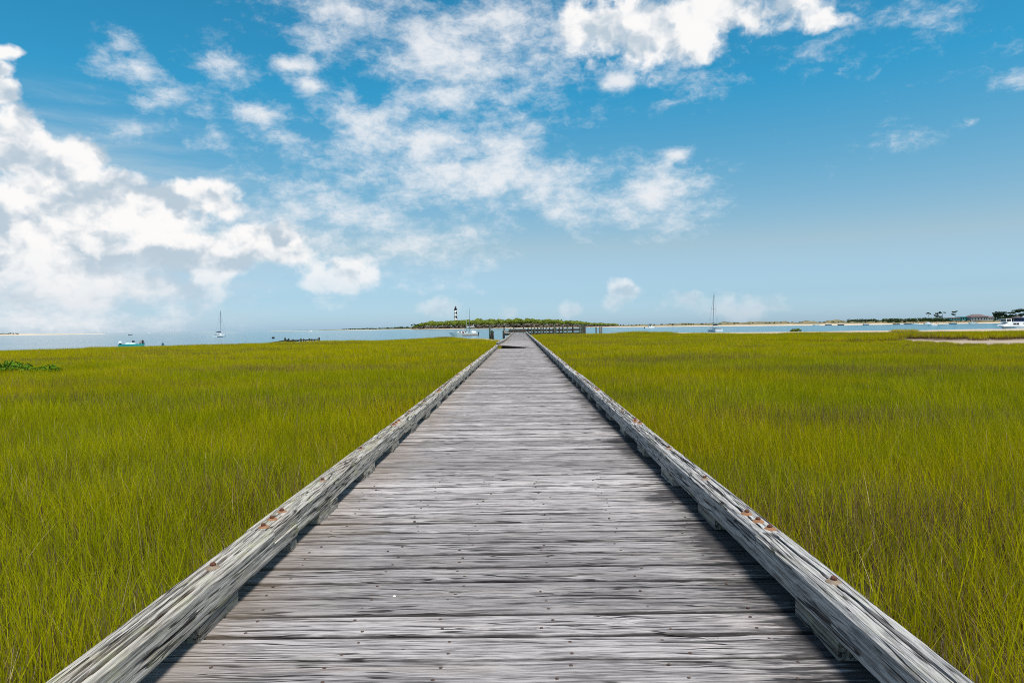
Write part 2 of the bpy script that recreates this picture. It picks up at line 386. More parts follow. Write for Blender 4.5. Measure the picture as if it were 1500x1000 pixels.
# ------------------------------------------------------------------ water
m, t, b = mat('sea_water')
p = t.new('ShaderNodeNewGeometry').outputs['Position']
band = t.noise(t.vmath('MULTIPLY', p, (.004, .02, 1.)), 1., 4, .6)
col = t.ramp(band, [(.35, (.015, .10, .16)), (.65, (.03, .17, .22))])
t.l.new(col, b.inputs['Base Color']); b.inputs['Roughness'].default_value = .12; b.inputs['IOR'].default_value = 1.33
w1 = t.noise(t.vmath('MULTIPLY', p, (.6, .9, 1.)), 1., 5, .6)
w2 = t.noise(t.vmath('MULTIPLY', p, (2.6, 3.4, 1.)), 1., 3, .6)
hh = t.math('ADD', t.math('MULTIPLY', w1, .55), t.math('MULTIPLY', w2, .16))
t.l.new(t.bump(hh, t.lin(band, .35, .65, .45, 1.), .55), b.inputs['Normal'])
mb = MB(); D = 40000
mb.add([(-D, -400, 0), (D, -400, 0), (D, D, 0), (-D, D, 0)], [(0, 1, 2, 3)])
tag(mb.build('water', m), kind='structure')
# ------------------------------------------------------------------ boardwalk
HALF = 1.20                    # inner face of the kerb timbers
PITCH = 0.195
Y0, Y1 = -2.0, 135.0
walk = tag(empty('boardwalk', (0, 0, DECK)), 'long weathered grey plank boardwalk with timber kerbs crossing the marsh', 'boardwalk')

def plank_mesh(seed, L=2.72, Wd=.184, nx=20, ny=3, rough=1.0):
    u = np.linspace(-L / 2, L / 2, nx + 1); v = np.linspace(-1, 1, ny + 1)
    U, V = np.meshgrid(u, v)
    ed = np.where(V > 0, 1, 0)
    half = Wd / 2 * (1 + (fbm(U * 1.7, V * 0 + ed * 7.3, seed, 4) - .5) * .075 * rough)
    YY = V * half
    Z = (fbm(U * 1.6, YY * 55, seed + 1, 4) - .5) * .004 * rough + (fbm(U * .7, V * .7, seed + 4, 2) - .5) * .006
    cn = fbm(U * .8, YY * 16, seed + 2, 3); msk = sstep(.5, .62, vnoise(U * .9, YY * 6, seed + 3))
    Z -= .006 * rough * msk * sstep(.03, 0, np.abs(cn - .5))
    Z -= .005 * sstep(.86, 1., np.abs(V)) * (1 + 1.5 * fbm(U * 3, V * 0 + ed * 3, seed + 9, 3)) * (1 if ny > 4 else .6)
    n = (nx + 1) * (ny + 1); P = np.stack([U.ravel(), YY.ravel(), Z.ravel()], 1)
    idx = np.arange(n).reshape(ny + 1, nx + 1)
    Fq = np.stack([idx[:-1, :-1], idx[:-1, 1:], idx[1:, 1:], idx[1:, :-1]], -1).reshape(-1, 4)
    ring = np.concatenate([idx[0, :], idx[1:, -1], idx[-1, -2::-1], idx[-2:0:-1, 0]])
    low = P[ring].copy(); low[:, 2] = -.045
    k = len(ring); a = np.arange(k); a2 = (a + 1) % k
    side = np.stack([ring[a], n + a, n + a2, ring[a2]], 1)
    P = np.concatenate([P, low])
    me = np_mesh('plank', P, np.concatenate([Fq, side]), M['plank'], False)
    return me

far_planks = [plank_mesh(100 + i, nx=16, ny=3) for i in range(8)]
def tilt_at(y):
    """past the broken joint the deck has heaved up on its left side"""
    return 0. if y < 39.6 else R(4.6) * max(0., 1 - (y - 39.6) / 16.)
def lift_at(y): return 0. if y < 39.6 else .085 * max(0., 1 - (y - 39.6) / 16.)
nail_me = MB().lathe([(.0075, -.004), (.0075, .0015), (.004, .003)], n=7).mesh('nail', M['nail'])
rows = [-1.08, -.62, -.22, .2, .64, 1.06]
N = int((Y1 - Y0) / PITCH); n_obj = 0
rest = MB(); start = int((1.2 - Y0) / PITCH)
order = list(range(start, N)) + list(range(0, start))
for i in order:
    y = Y0 + (i + .5) * PITCH + random.uniform(-.003, .003)
    zoff = random.uniform(-.004, .003); xoff = random.uniform(-.02, .02)
    if n_obj < 300 and i >= start - 6 or i < start:
        if i < start - 6: continue
        near = y < 6.6
        me = plank_mesh(1000 + i, nx=170, ny=16) if near else (plank_mesh(1000 + i, nx=60, ny=7) if y < 13 else random.choice(far_planks))
        o = bpy.data.objects.new('plank', me); link(o, walk); n_obj += 1
        o.location = (xoff, y, zoff + lift_at(y)); o.rotation_euler = (random.uniform(-.006, .006), tilt_at(y), random.uniform(-.0025, .0025))
        if 6.6 < y < 39 and random.random() < .5: o.rotation_euler.z += math.pi
        if 38.9 < y < 39.6: o.scale.x = .36; o.location.x = .84
        if y < 5.6:
            for r in rows:
                for s in (-1, 1):
                    if random.random() < .12: continue
                    nl = bpy.data.objects.new('nail', nail_me); link(nl, o)
                    nl.location = (r + random.uniform(-.05, .05), s * (.05 + random.uniform(-.02, .015)), -.0005)
    else:
        yy = y
        for k in (0,):
            rest.box((xoff, yy, zoff - .0225), (2.72, .183 + random.uniform(-.006, .004), .045))
# planks before the camera's feet and the far end of the run, too many to part
for i in range(0, start - 6):
    rest.box((0, Y0 + (i + .5) * PITCH, -.0225 + random.uniform(-.004, .003)), (2.72, .185, .045))
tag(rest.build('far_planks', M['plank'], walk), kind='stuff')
for x in (-1.08, 0, 1.06):
    for (a, bb) in ((-2., 38.6), (43.0 if x < .5 else 39.7, 88.), (88.1, 135.)):
        MB().box(((bb - a) / 2, 0, 0), (bb - a, .09, .22)).build('stringer', M['pile'], walk, loc=(x, a, -.165), rz=math.pi / 2)
pile_me = MB().lathe([(.12, -2.2), (.125, -1.), (.12, -.28)], n=10).mesh('pile', M['pile'], True)
cap_me = MB().box((0, 0, 0), (2.62, .14, .14)).mesh('cross_beam', M['pile'])
y = -.8
while y < 134:
    for x in (-1.1, 1.1): o = link(bpy.data.objects.new('pile', pile_me), walk); o.location = (x, y, -.12)
    o = link(bpy.data.objects.new('cross_beam', cap_me), walk); o.location = (0, y, -.347)
    y += 3.66

# kerb timbers, half-lapped end to end, on spacer blocks
TW, TH, TB, LAP = .145, .138, .070, .36
def timber_mesh(seed, L, nl, nc, cracks, rough, matl, first=False, last=False, diag=0.):
    """local X along the timber from 0 to L, Z from 0 to TH, Y across"""
    us = np.linspace(0, L + LAP, nl + 1)
    eps = .0015; us = np.unique(np.concatenate([us, [LAP - eps, LAP + eps, L - eps, L + eps]])); 
    # cross-section loop, counter-clockwise, denser on the top face
    per = []; kt, ks = nc, max(3, nc // 2)
    for i in range(kt): per.append((TW / 2 - TW * i / kt, TH))
    for i in range(ks): per.append((-TW / 2, TH - TH * i / ks))
    for i in range(max(2, ks // 2)): per.append((-TW / 2 + TW * i / max(2, ks // 2), 0))
    for i in range(ks): per.append((TW / 2, TH * i / ks))
    per = np.array(per); npnt = len(per)
    U = np.repeat(us[:, None], npnt, 1); PY = np.repeat(per[None, :, 0], len(us), 0); PZ = np.repeat(per[None, :, 1], len(us), 0)
    side = np.arange(npnt); s_arc = np.cumsum(np.r_[0, np.hypot(*np.diff(per, axis=0).T)])
    SA = np.repeat(s_arc[None, :], len(us), 0)
    # rounded worn arrises
    cy, cz = PY / (TW / 2), (PZ - TH / 2) / (TH / 2)
    corner = np.clip(np.abs(cy) + np.abs(cz) - 1.80, 0, 1) / .2
    rr = (.003 + .008 * fbm(U * 1.3, SA * 3, seed, 3) * rough) * corner * (cz > 0) + .003 * corner
    oy, oz = -np.sign(cy) * rr, -np.sign(cz) * rr
    # fibre relief along the normal
    topm = (PZ > TH - 1e-6); botm = (PZ < 1e-6); rel = (fbm(U * 1.4 + SA * diag * 6, SA * 60, seed + 1, 4) - .5) * .007 * rough + (fbm(U * .9, SA * 9, seed + 5, 3) - .5) * .008 * rough
    dep = np.zeros_like(U)
    for (ua, sa, ub, sb, wd, dp) in cracks:
        tt = np.clip((U - ua) / (ub - ua), 0, 1)
        c = sa + (sb - sa) * tt + (fbm(U * 3.3, U * 0 + sa * 50, seed + 2, 3) - .5) * .02
        on = sstep(ua - .05, ua + .12, U) * sstep(ub + .05, ub - .12, U)
        dep = np.maximum(dep, dp * on * sstep(wd, wd * .25, np.abs(SA - c)) * (.6 + .8 * fbm(U * 5, U * 0, seed + 3, 2)))
    rel = rel - dep
    oz = oz + np.where(topm, rel, 0) ; oy = oy + np.where(~topm & ~botm, np.sign(PY) * rel, 0)
    QY, QZ = PY + oy, PZ + oz
    mid = TH * .5
    lo = (U < LAP) & (not first); hi_ = (U > L) & (not last)
    QZ = np.where(lo, np.maximum(QZ, mid + .002 + (fbm(U * 4, SA * 9, seed, 2) - .5) * .004), QZ); QZ = np.where(hi_, np.minimum(QZ, mid - .002 + (fbm(U * 4, SA * 9, seed + 8, 2) - .5) * .004), QZ)
    if last: U = np.minimum(U, L)
    V = np.stack([U.ravel(), QY.ravel(), QZ.ravel()], 1)
    idx = np.arange(len(us) * npnt).reshape(len(us), npnt); nxt = np.roll(idx, -1, 1)
    Fq = np.stack([idx[:-1], idx[1:], nxt[1:], nxt[:-1]], -1).reshape(-1, 4)[:, ::-1]
    # end caps as fans of quads to a centre line
    nV = len(V); c0 = V[idx[0]].mean(0); c1 = V[idx[-1]].mean(0); V = np.concatenate([V, [c0, c1]])
    t0 = np.stack([idx[0], nxt[0], np.full(npnt, nV), np.full(npnt, nV)], 1); t1 = np.stack([nxt[-1], idx[-1], np.full(npnt, nV + 1), np.full(npnt, nV + 1)], 1)
    me = bpy.data.meshes.new('kerb_timber')
    faces = [tuple(q) for q in Fq] + [tuple(q[:3]) for q in t0] + [tuple(q[:3]) for q in t1]
    me.from_pydata([tuple(p) for p in V], [], faces); me.materials.append(matl)
    at = me.attributes.new('crk', 'FLOAT', 'POINT'); at.data.foreach_set('value', np.r_[np.clip(dep / .010, 0, 1).ravel(), 0, 0].astype(np.float32)); me.update(); return me

def bolt(parent, x, y, orange, tiltv=0.):
    mbx = MB().lathe([(.031, -.004), (.032, .003), (.028, .009), (.019, .015), (.015, .017)], n=20, mi=0)
    mbx.lathe([(.0125, .014), (.013, .024), (.009, .029)], n=8, mi=1)
    me = bolt_mes.setdefault(orange, None)
    if me is None: me = bolt_mes[orange] = mbx.mesh('bolt', [M['orange_rust' if orange else 'washer'], M['rust']], False)
    o = link(bpy.data.objects.new('bolt', me), parent); o.location = (x, y, TH - .006); o.rotation_euler = (random.uniform(-.08, .08), random.uniform(-.08, .08), random.uniform(0, 3)); return o
bolt_mes = {}
block_mes = []
for k in range(4):
    L = .39; mbb = MB(); rings = []
    for i in range(9):
        u = L * i / 8; j = lambda: random.uniform(-.003, .003)
        rings.append([(u, -.066 + j(), 0), (u, .066 + j(), 0), (u, .067 + j(), TB * .5), (u, .066 + j(), TB - .001), (u, -.066 + j(), TB - .001), (u, -.067 + j(), TB * .5)])
    mbb.loft(rings, closed=True); block_mes.append(mbb.mesh('block', M['block']))

TL = 3.66
for side in (-1, 1):
    ystart = 3.42 - TL if side < 0 else 3.30 - TL
    xc = side * (HALF + TW / 2); y = ystart; k = 0
    first_l = True
    while y < 133.5:
        gap = side < 0 and 38.2 < y + TL < 42.0          # the left kerb is broken where the deck has heaved
        L = (39.3 - y) if gap else min(TL, 134.6 - y)
        near = k < 2; midr = k < 4
        nl, nc = (330, 34) if near else ((90, 14) if midr else (24, 5))
        rs = random.Random(900 + k + (50 if side > 0 else 0)); cr = []
        if near:
            if side > 0:
                cr = [(0, .088, TL, .078, .006, .022), (1.2, .12, 3.0, .13, .004, .012), (.2, .03, 1.6, .035, .003, .008)]
                if k == 1: cr = [(.1, .05, 2.2, .09, .006, .02), (1.5, .10, 3.6, .06, .006, .018), (0, .12, 1.4, .11, .005, .012), (2.4, .03, 3.8, .04, .004, .01)]
            else:
                cr = [(0, .115, 2.9, .108, .011, .034), (0.2, .075, 3.3, .07, .007, .026), (1.6, .05, 3.5, .045, .005, .016), (0, .03, 1.7, .025, .004, .01), (.8, .095, 2.6, .09, .004, .014)]
                if k == 1: cr = [(a, s0, a + .55, s0 + .085, .004, .014) for a, s0 in [(rs.uniform(0, 3.5), rs.uniform(.0, .07)) for _ in range(26)]]
            cr += [(a, TW + rs.uniform(.02, .11), a + rs.uniform(.5, 1.6), TW + rs.uniform(.02, .11), .003, .006) for a in np.linspace(0, 3, 6)]
            per_side2 = TW + TH + TW
            cr += [(a, per_side2 + rs.uniform(.02, .11), a + rs.uniform(.5, 1.8), per_side2 + rs.uniform(.02, .11), .003, .006) for a in np.linspace(0, 3, 6)]
        elif midr:
            cr = [(rs.uniform(0, 1.5), rs.uniform(.02, .12), rs.uniform(2, 3.9), rs.uniform(.02, .12), .007, .016) for _ in range(5)]
        me = timber_mesh(300 + k + 40 * (side > 0), L, nl, nc, cr, 1.0 if midr else .6, M['timber' if side < 0 else 'timber_grey'], last=(gap or y + L > 134))
        o = link(bpy.data.objects.new('kerb_timber', me), walk)
        dz = 0.
        if side < 0 and 38.5 < y < 56: dz = .14 * (1 - (y - 38.5) / 17.5)
        o.location = (xc, y, TB + dz + random.uniform(-.002, .002)); o.rotation_euler = (random.uniform(-.02, .02), 0, math.pi / 2 + random.uniform(-.004, .004))
        if not midr: o.rotation_euler.y = random.uniform(-.004, .004)
        if y < 46:
            js = (.06, .19, .34) if k else ()
            for q_ in js: bolt(o, q_ + random.uniform(-.01, .01), random.uniform(-.02, .012), True)
            for q_ in ((1.15, 2.25) if k else ((3.08,) if side < 0 else (2.96,))):
                bolt(o, q_ + random.uniform(-.06, .06), random.uniform(-.015, .02), False)
        y += L if not gap else (L + .55)
        k += 1
    spots = ([1.35, 2.63, 4.25, 5.47, 6.7] if side < 0 else [1.2, 2.45, 4.04, 5.15, 6.3, 7.5])
    while spots[-1] < 132: spots.append(spots[-1] + 1.22 + random.uniform(-.06, .06))
    for yb in spots:
        if side < 0 and 39.0 < yb < 40.2: continue
        o = link(bpy.data.objects.new('block', random.choice(block_mes)), walk)
        dz = .0 if not (side < 0 and yb > 40) else lift_at(yb) * 2.2
        o.location = (xc - side * random.uniform(.0, .006), yb, dz + .001); o.rotation_euler.z = math.pi / 2 + random.uniform(-.03, .03)
# a rotted sliver of wood left under the left hand lap joint
sl_ = MB().loft([[(0, -.03, 0), (0, .03, 0), (0, .02, .05), (0, -.02, .055)], [(.12, -.02, 0), (.12, .025, 0), (.12, .01, .03), (.12, -.015, .035)]], closed=True)
shell = tag(MB().lathe([(.002, 0), (.006, .001), (.008, .002), (.007, .004), (.004, .006), (.001, .007)], n=14).build('seashell', plain('shell_white', (.75, .73, .68), .5), None, True, (-.52, 3.07, DECK + .003)), 'small white shell fragment lying on the boardwalk planks', 'shell')
sl_.build('wedge', M['block'], walk, loc=(-1.235, 3.72, .002), rz=math.pi / 2)

# ------------------------------------------------------------------ marsh grass: blade clumps set out over the marsh by geometry nodes
m, t, b = mat('marsh_grass')
t.n.remove(b); om = t.n['Material Output']
p = t.new('ShaderNodeNewGeometry').outputs['Position']
tip, rn = t.attr('tip'), t.attr('rnd')
big = t.noise(t.vmath('MULTIPLY', p, (.05, .11, .0)), 1., 4, .6)
midn = t.noise(t.vmath('MULTIPLY', p, (.5, .8, .0)), 1., 4, .6)
green = t.mix(t.step(big, .36, .62), (.37, .37, .004), (.53, .43, .003))
green = t.mix(t.math('MULTIPLY', t.step(t.math('ADD', t.sep(p)[1], t.math('MULTIPLY', t.math('SUBTRACT', big, .5), 60.)), 14., 60.), .75), green, (.66, .52, .003))
green = t.mix(t.step(midn, .35, .7), t.mix(1., green, (.70, .84, 1.), 'MULTIPLY'), green)
green = t.mix(t.math('MULTIPLY', rn, .5), green, (.50, .46, .010))
foot = t.mix(rn, (.12, .08, .03), (.20, .13, .06))
c = t.mix(t.step(tip, .05, .55), foot, green)
dead = t.math('MULTIPLY', t.step(t.noise(t.vmath('MULTIPLY', p, (.045, .20, .0)), 1., 5, .62), .46, .66), .36)
c = t.mix(t.step(t.math('ADD', rn, dead), .72, .76), c, (.22, .145, .075))            # brown stems
c = t.mix(t.step(rn, .968, .972), c, (.55, .45, .24))            # dead straw
dif = t.new('ShaderNodeBsdfDiffuse'); trl = t.new('ShaderNodeBsdfTranslucent'); mx = t.new('ShaderNodeMixShader')
t.l.new(c, dif.inputs[0]); t.l.new(c, trl.inputs[0]); mx.inputs[0].default_value = .42
t.l.new(dif.outputs[0], mx.inputs[1]); t.l.new(trl.outputs[0], mx.inputs[2]); t.l.new(mx.outputs[0], om.inputs[0])
M['grass'] = m

def clump_mesh(seed, n, rad, h0, h1, w, seg):
    g = np.random.default_rng(seed)
    r = rad * np.sqrt(g.random(n)); a = g.random(n) * 2 * np.pi
    # blades stand in small tussocks
    tx, ty = g.normal(0, .03, n), g.normal(0, .03, n)
    bx, by = r * np.cos(a) + tx, r * np.sin(a) + ty
    h = h0 + (h1 - h0) * g.random(n) ** .8; rn = g.random(n)
    straw = rn > .97; h = np.where(straw, h * g.uniform(.7, 1.05, n), h); stem = (rn > .75) & ~straw; h = np.where(stem, h * .72, h)
    la = g.random(n) * 2 * np.pi; lean = np.abs(g.normal(0, .17, n)) + .03; lean = np.where(straw, lean * 1.5, lean)
    curve = g.uniform(.0, .35, n) * (g.random(n) < .6)
    fa = g.random(n) * np.pi; ww = w * g.uniform(.6, 1.25, n)
    V = []; TP = []; RN = []
    lev = np.linspace(0, 1, seg + 1)
    for i, l in enumerate(lev):
        off = h * (lean * l + curve * l * l); zz = h * l * (1 - .25 * (lean + curve * l))
        cx, cy = bx + np.cos(la) * off + .10 * h * l * l, by + np.sin(la) * off
        wl = ww * (1 - .92 * l ** 2.2) / 2
        for s in (-1, 1): V.append(np.stack([cx + s * np.cos(fa) * wl, cy + s * np.sin(fa) * wl, zz], 1)); TP.append(np.full(n, l)); RN.append(rn)
    V = np.stack(V, 1).reshape(-1, 3); TP = np.stack(TP, 1).ravel(); RN = np.stack(RN, 1).ravel()
    k = 2 * (seg + 1); base = np.arange(n)[:, None] * k; Fs = []
    for i in range(seg): Fs.append(np.stack([base[:, 0] + 2 * i, base[:, 0] + 2 * i + 1, base[:, 0] + 2 * i + 3, base[:, 0] + 2 * i + 2], 1))
    return np_mesh('grass_clump', V, np.concatenate(Fs), M['grass'], False, {'tip': TP, 'rnd': RN})

def scatter(name, P, rot, sc, idx, meshes, label_kind):
    col = bpy.data.collections.new(name + '_sources')
    for i, me in enumerate(meshes):
        o = bpy.data.objects.new('%s_source_%02d' % (name, i), me); col.objects.link(o)
    pm = bpy.data.meshes.new(name); pm.vertices.add(len(P)); pm.vertices.foreach_set('co', np.asarray(P, np.float32).ravel())
    for nm, typ, arr in (('rz', 'FLOAT', rot), ('sc', 'FLOAT', sc), ('pick', 'INT', idx)):
        at = pm.attributes.new(nm, typ, 'POINT'); at.data.foreach_set('value', np.asarray(arr, np.int32 if typ == 'INT' else np.float32))
    o = link(bpy.data.objects.new(name, pm)); tag(o, kind='stuff')
    ng = bpy.data.node_groups.new(name, 'GeometryNodeTree')
    ng.interface.new_socket('Geometry', in_out='INPUT', socket_type='NodeSocketGeometry'); ng.interface.new_socket('Geometry', in_out='OUTPUT', socket_type='NodeSocketGeometry')
    g = NT(ng); gi = g.new('NodeGroupInput'); go = g.new('NodeGroupOutput')
    inst = g.new('GeometryNodeInstanceOnPoints'); ci = g.new('GeometryNodeCollectionInfo')
    ci.inputs['Collection'].default_value = col; ci.inputs['Separate Children'].default_value = True; ci.inputs['Reset Children'].default_value = True
    def na_(nm, typ):
        a = g.new('GeometryNodeInputNamedAttribute', data_type=typ); a.inputs[0].default_value = nm; return a.outputs[0]
    g.l.new(gi.outputs[0], inst.inputs['Points']); g.l.new(ci.outputs[0], inst.inputs['Instance'])
    inst.inputs['Pick Instance'].default_value = True; g.l.new(na_('pick', 'INT'), inst.inputs['Instance Index'])
    cx = g.new('ShaderNodeCombineXYZ'); g.l.new(na_('rz', 'FLOAT'), cx.inputs[2])
    g.l.new(cx.outputs[0], inst.inputs['Rotation']); g.l.new(na_('sc', 'FLOAT'), inst.inputs['Scale']); g.l.new(inst.outputs[0], go.inputs[0])
    md = o.modifiers.new('scatter', 'NODES'); md.node_group = ng
    return o

lod = [[clump_mesh(10 + i, 300, .60, .42, .72, .0074, 4) for i in range(7)],
       [clump_mesh(30 + i, 400, .75, .42, .72, .011, 3) for i in range(6)],
       [clump_mesh(50 + i, 380, .90, .42, .72, .022, 2) for i in range(6)]]
def jitter(y0, y1, sp, wmax):
    out = []
    yy = y0
    while yy < y1:
        half = min(wmax, .86 * max(yy, 0) + 9)
        n = int(2 * half / sp); out.append(np.stack([np.linspace(-half, half, n), np.full(n, yy)], 1)); yy += sp * .92
    Q = np.concatenate(out); return Q + RNG.uniform(-.45, .45, Q.shape) * sp
pts = np.concatenate([jitter(-3, 15, .60, 40), jitter(15, 42, .82, 60), jitter(42, 127, 1.0, 115)])
lv = np.where(pts[:, 1] < 15, 0, np.where(pts[:, 1] < 42, 1, 2))
x, y = pts[:, 0], pts[:, 1]
ed = edge(x); pd = pond(x, y)
keep = (y < ed + RNG.normal(0, .8, len(x))) & (np.abs(x) > 1.62 + .12 * (lv == 0)) & (pd < RNG.normal(-.3, .3, len(x)))
# rough dune tufts out on the berm
tuft = ((((x - 22) / 5.) ** 2 + ((y - 119) / 5) ** 2) < 1) & (y > 108)
keep |= tuft & (np.abs(x) > 2)
pts, lv, pd, ed, tuft = pts[keep], lv[keep], pd[keep], ed[keep], tuft[keep]; x, y = pts[:, 0], pts[:, 1]
sc = .82 + .5 * (fbm(x * .16, y * .2, 71, 3)) * 1.0
sc *= 1 - .62 * sstep(26, 58, y) * sstep(22, 40, x) * (y < 80)                 # short turf before the mud flat
sc *= 1 + .12 * sstep(95, 105, y) * (x > 0)
sc = np.where(tuft, sc * 1.35, sc)
sc *= RNG.uniform(.9, 1.12, len(x)) * (.80 + .40 * fbm(x * .7, y * .7, 77, 3))
nm = [len(l) for l in lod]; offs = np.cumsum([0] + nm[:-1])
pick = np.array([offs[l] + RNG.integers(0, nm[l]) for l in lv])
rot = RNG.random(len(x)) * 2 * np.pi
P = np.stack([x, y, ground_z(x, y) - .02], 1)
scatter('marsh_grass', P, rot, sc, pick, [mm for l in lod for mm in l], 'stuff')
print('grass clumps', len(x))
# ------------------------------------------------------------------ far shores
def bearing(px): return (px - 762.) / 1000.          # sideways metres per metre ahead
def shore(name, stops, profile, seed, veg, sand, hscale=1.0):
    """ribbon of land: stops = (bearing key, distance ahead of its waterline, height factor)"""
    st = np.array(stops, float); a = np.linspace(st[0, 0], st[-1, 0], int(abs(st[-1, 0] - st[0, 0]) / 3) + 2)
    d = np.interp(a, st[:, 0], st[:, 1]); hf = np.interp(a, st[:, 0], st[:, 2])
    pr = np.array(profile, float); A, O = np.meshgrid(a, pr[:, 0]); Dm = np.repeat(d[None], len(pr), 0); Hm = np.repeat(hf[None], len(pr), 0)
    Zp = np.repeat(pr[:, 1][:, None], len(a), 1)
    n = fbm(A * .05, O * .03, seed, 4) - .5; n2 = fbm(A * .25, O * .1, seed + 3, 3) - .5
    Yp = Dm + O + n * 14 * (O > -5); Xp = (A - 762) / 1000 * Yp
    Zq = np.where(Zp > 1, Zp * Hm * (1 + n * 1.3 + n2 * .5), Zp)
    ii = np.arange(A.size).reshape(A.shape); Fq = np.stack([ii[:-1, :-1], ii[:-1, 1:], ii[1:, 1:], ii[1:, :-1]], -1).reshape(-1, 4)
    sd = sstep(26, 14, O + n * 22 + n2 * 10)
    mm, t, b = mat(name)
    p = t.new('ShaderNodeNewGeometry').outputs['Position']
    vg = t.ramp(t.noise(t.vmath('MULTIPLY', p, (.09, .03, .3)), 1., 5, .65), [(.3, veg[0]), (.5, veg[1]), (.7, veg[2])])
    sn = t.mix(t.noise(p, .05, 4, .6), sand, tuple(v * .82 for v in sand))
    t.l.new(t.mix(t.attr('sandy'), vg, sn), b.inputs['Base Color']); b.inputs['Roughness'].default_value = .95
    o = link(bpy.data.objects.new(name, np_mesh(name, np.stack([Xp.ravel(), Yp.ravel(), Zq.ravel()], 1), Fq, mm, True, {'sandy': sd.ravel()})))
    return tag(o, kind='structure')
PROF = [(-30, -3), (-6, -.5), (0, .1), (6, .7), (14, 1.1), (24, 1.9), (40, 3.2), (60, 4.4), (85, 4.9), (120, 4.6), (180, 3.5), (260, 2.), (300, -3)]
VEG = ((.05, .065, .03), (.17, .14, .06), (.26, .20, .09))
SHORE = [(600, 1420, .6), (700, 1330, .6), (800, 1220, .6), (870, 1120, .55), (960, 940, .7), (1100, 760, .85), (1200, 665, .9), (1350, 610, .55), (1500, 570, .5), (1760, 520, .6)]
def shore_d(px): st = np.array(SHORE); return float(np.interp(px, st[:, 0], st[:, 1]))
shore('far_shore', SHORE, PROF, 21, VEG, (.60, .49, .37))
shore('sand_bar', [(395, 2300, .25), (470, 2150, .4), (540, 1950, .7), (640, 1750, .9)], PROF, 25, ((.05, .08, .04), (.07, .10, .05), (.12, .13, .06)), (.62, .54, .44))
shore('sand_spit', [(-160, 1300, .7), (0, 1350, .55), (60, 1400, .42), (110, 1450, .3), (150, 1500, .05)], PROF, 29, ((.30, .26, .16), (.50, .42, .30), (.55, .47, .36)), (.62, .54, .44))

# ------------------------------------------------------------------ foliage
def foliage_mat(name, dark, light, trans=.2):
    m, t, b = mat(name); t.n.remove(b); om = t.n['Material Output']
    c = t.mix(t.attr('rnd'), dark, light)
    p = t.new('ShaderNodeNewGeometry').outputs['Position']
    c = t.mix(t.math('MULTIPLY', t.step(t.noise(p, .06, 4, .6), .4, .65), .6), c, tuple(v * 1.35 for v in light))
    dif = t.new('ShaderNodeBsdfDiffuse'); trl = t.new('ShaderNodeBsdfTranslucent'); mx = t.new('ShaderNodeMixShader')
    t.l.new(c, dif.inputs[0]); t.l.new(c, trl.inputs[0]); mx.inputs[0].default_value = trans
    t.l.new(dif.outputs[0], mx.inputs[1]); t.l.new(trl.outputs[0], mx.inputs[2]); t.l.new(mx.outputs[0], om.inputs[0]); return m
M['forest'] = foliage_mat('forest_leaves', (.09, .145, .028), (.28, .33, .055))
M['scrub'] = foliage_mat('scrub_leaves', (.020, .038, .018), (.055, .085, .03))
M['thicket'] = foliage_mat('thicket_twigs', (.13, .11, .095), (.27, .22, .17))
M['pine'] = foliage_mat('pine_needles', (.016, .034, .024), (.045, .075, .04))
M['bush'] = foliage_mat('bush_leaves', (.06, .10, .02), (.15, .19, .04))
M['bright_bush'] = foliage_mat('bright_bush_leaves', (.035, .10, .010), (.10, .19, .016))
M['bark'] = plain('bark', (.075, .06, .05), .95, .35, 8)

def leaves(cent, rad, n, size, seed, squash=.75):
    """quads spread through ellipsoidal clumps, denser at their surface"""
    g = np.random.default_rng(seed); cent = np.asarray(cent, float); rad = np.asarray(rad, float)
    k = np.repeat(np.arange(len(cent)), n); N_ = len(k)
    d = g.normal(size=(N_, 3)); d /= np.linalg.norm(d, axis=1)[:, None]
    r = g.random(N_) ** .35
    p = cent[k] + d * (rad[k] * r)[:, None] * np.array([1, 1, squash])
    nrm = d + g.normal(0, .6, (N_, 3)); nrm /= np.linalg.norm(nrm, axis=1)[:, None]
    u = np.cross(nrm, g.normal(size=(N_, 3))); u /= np.linalg.norm(u, axis=1)[:, None]; v = np.cross(nrm, u)
    s = size * g.uniform(.55, 1.3, N_) * (rad[k] / rad.mean()) ** .3
    V = np.stack([p - u * s[:, None], p + v * s[:, None] * .6, p + u * s[:, None], p - v * s[:, None] * .6], 1).reshape(-1, 3)
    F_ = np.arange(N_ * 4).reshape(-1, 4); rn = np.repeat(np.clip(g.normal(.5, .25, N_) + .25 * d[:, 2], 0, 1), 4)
    return V, F_, rn
def leaf_obj(name, cent, rad, n, size, seed, matl, parent=None, squash=.75):
    V, F_, rn = leaves(cent, rad, n, size, seed, squash)
    return link(bpy.data.objects.new(name, np_mesh(name, V, F_, matl, False, {'rnd': rn})), parent)

g = np.random.default_rng(5)
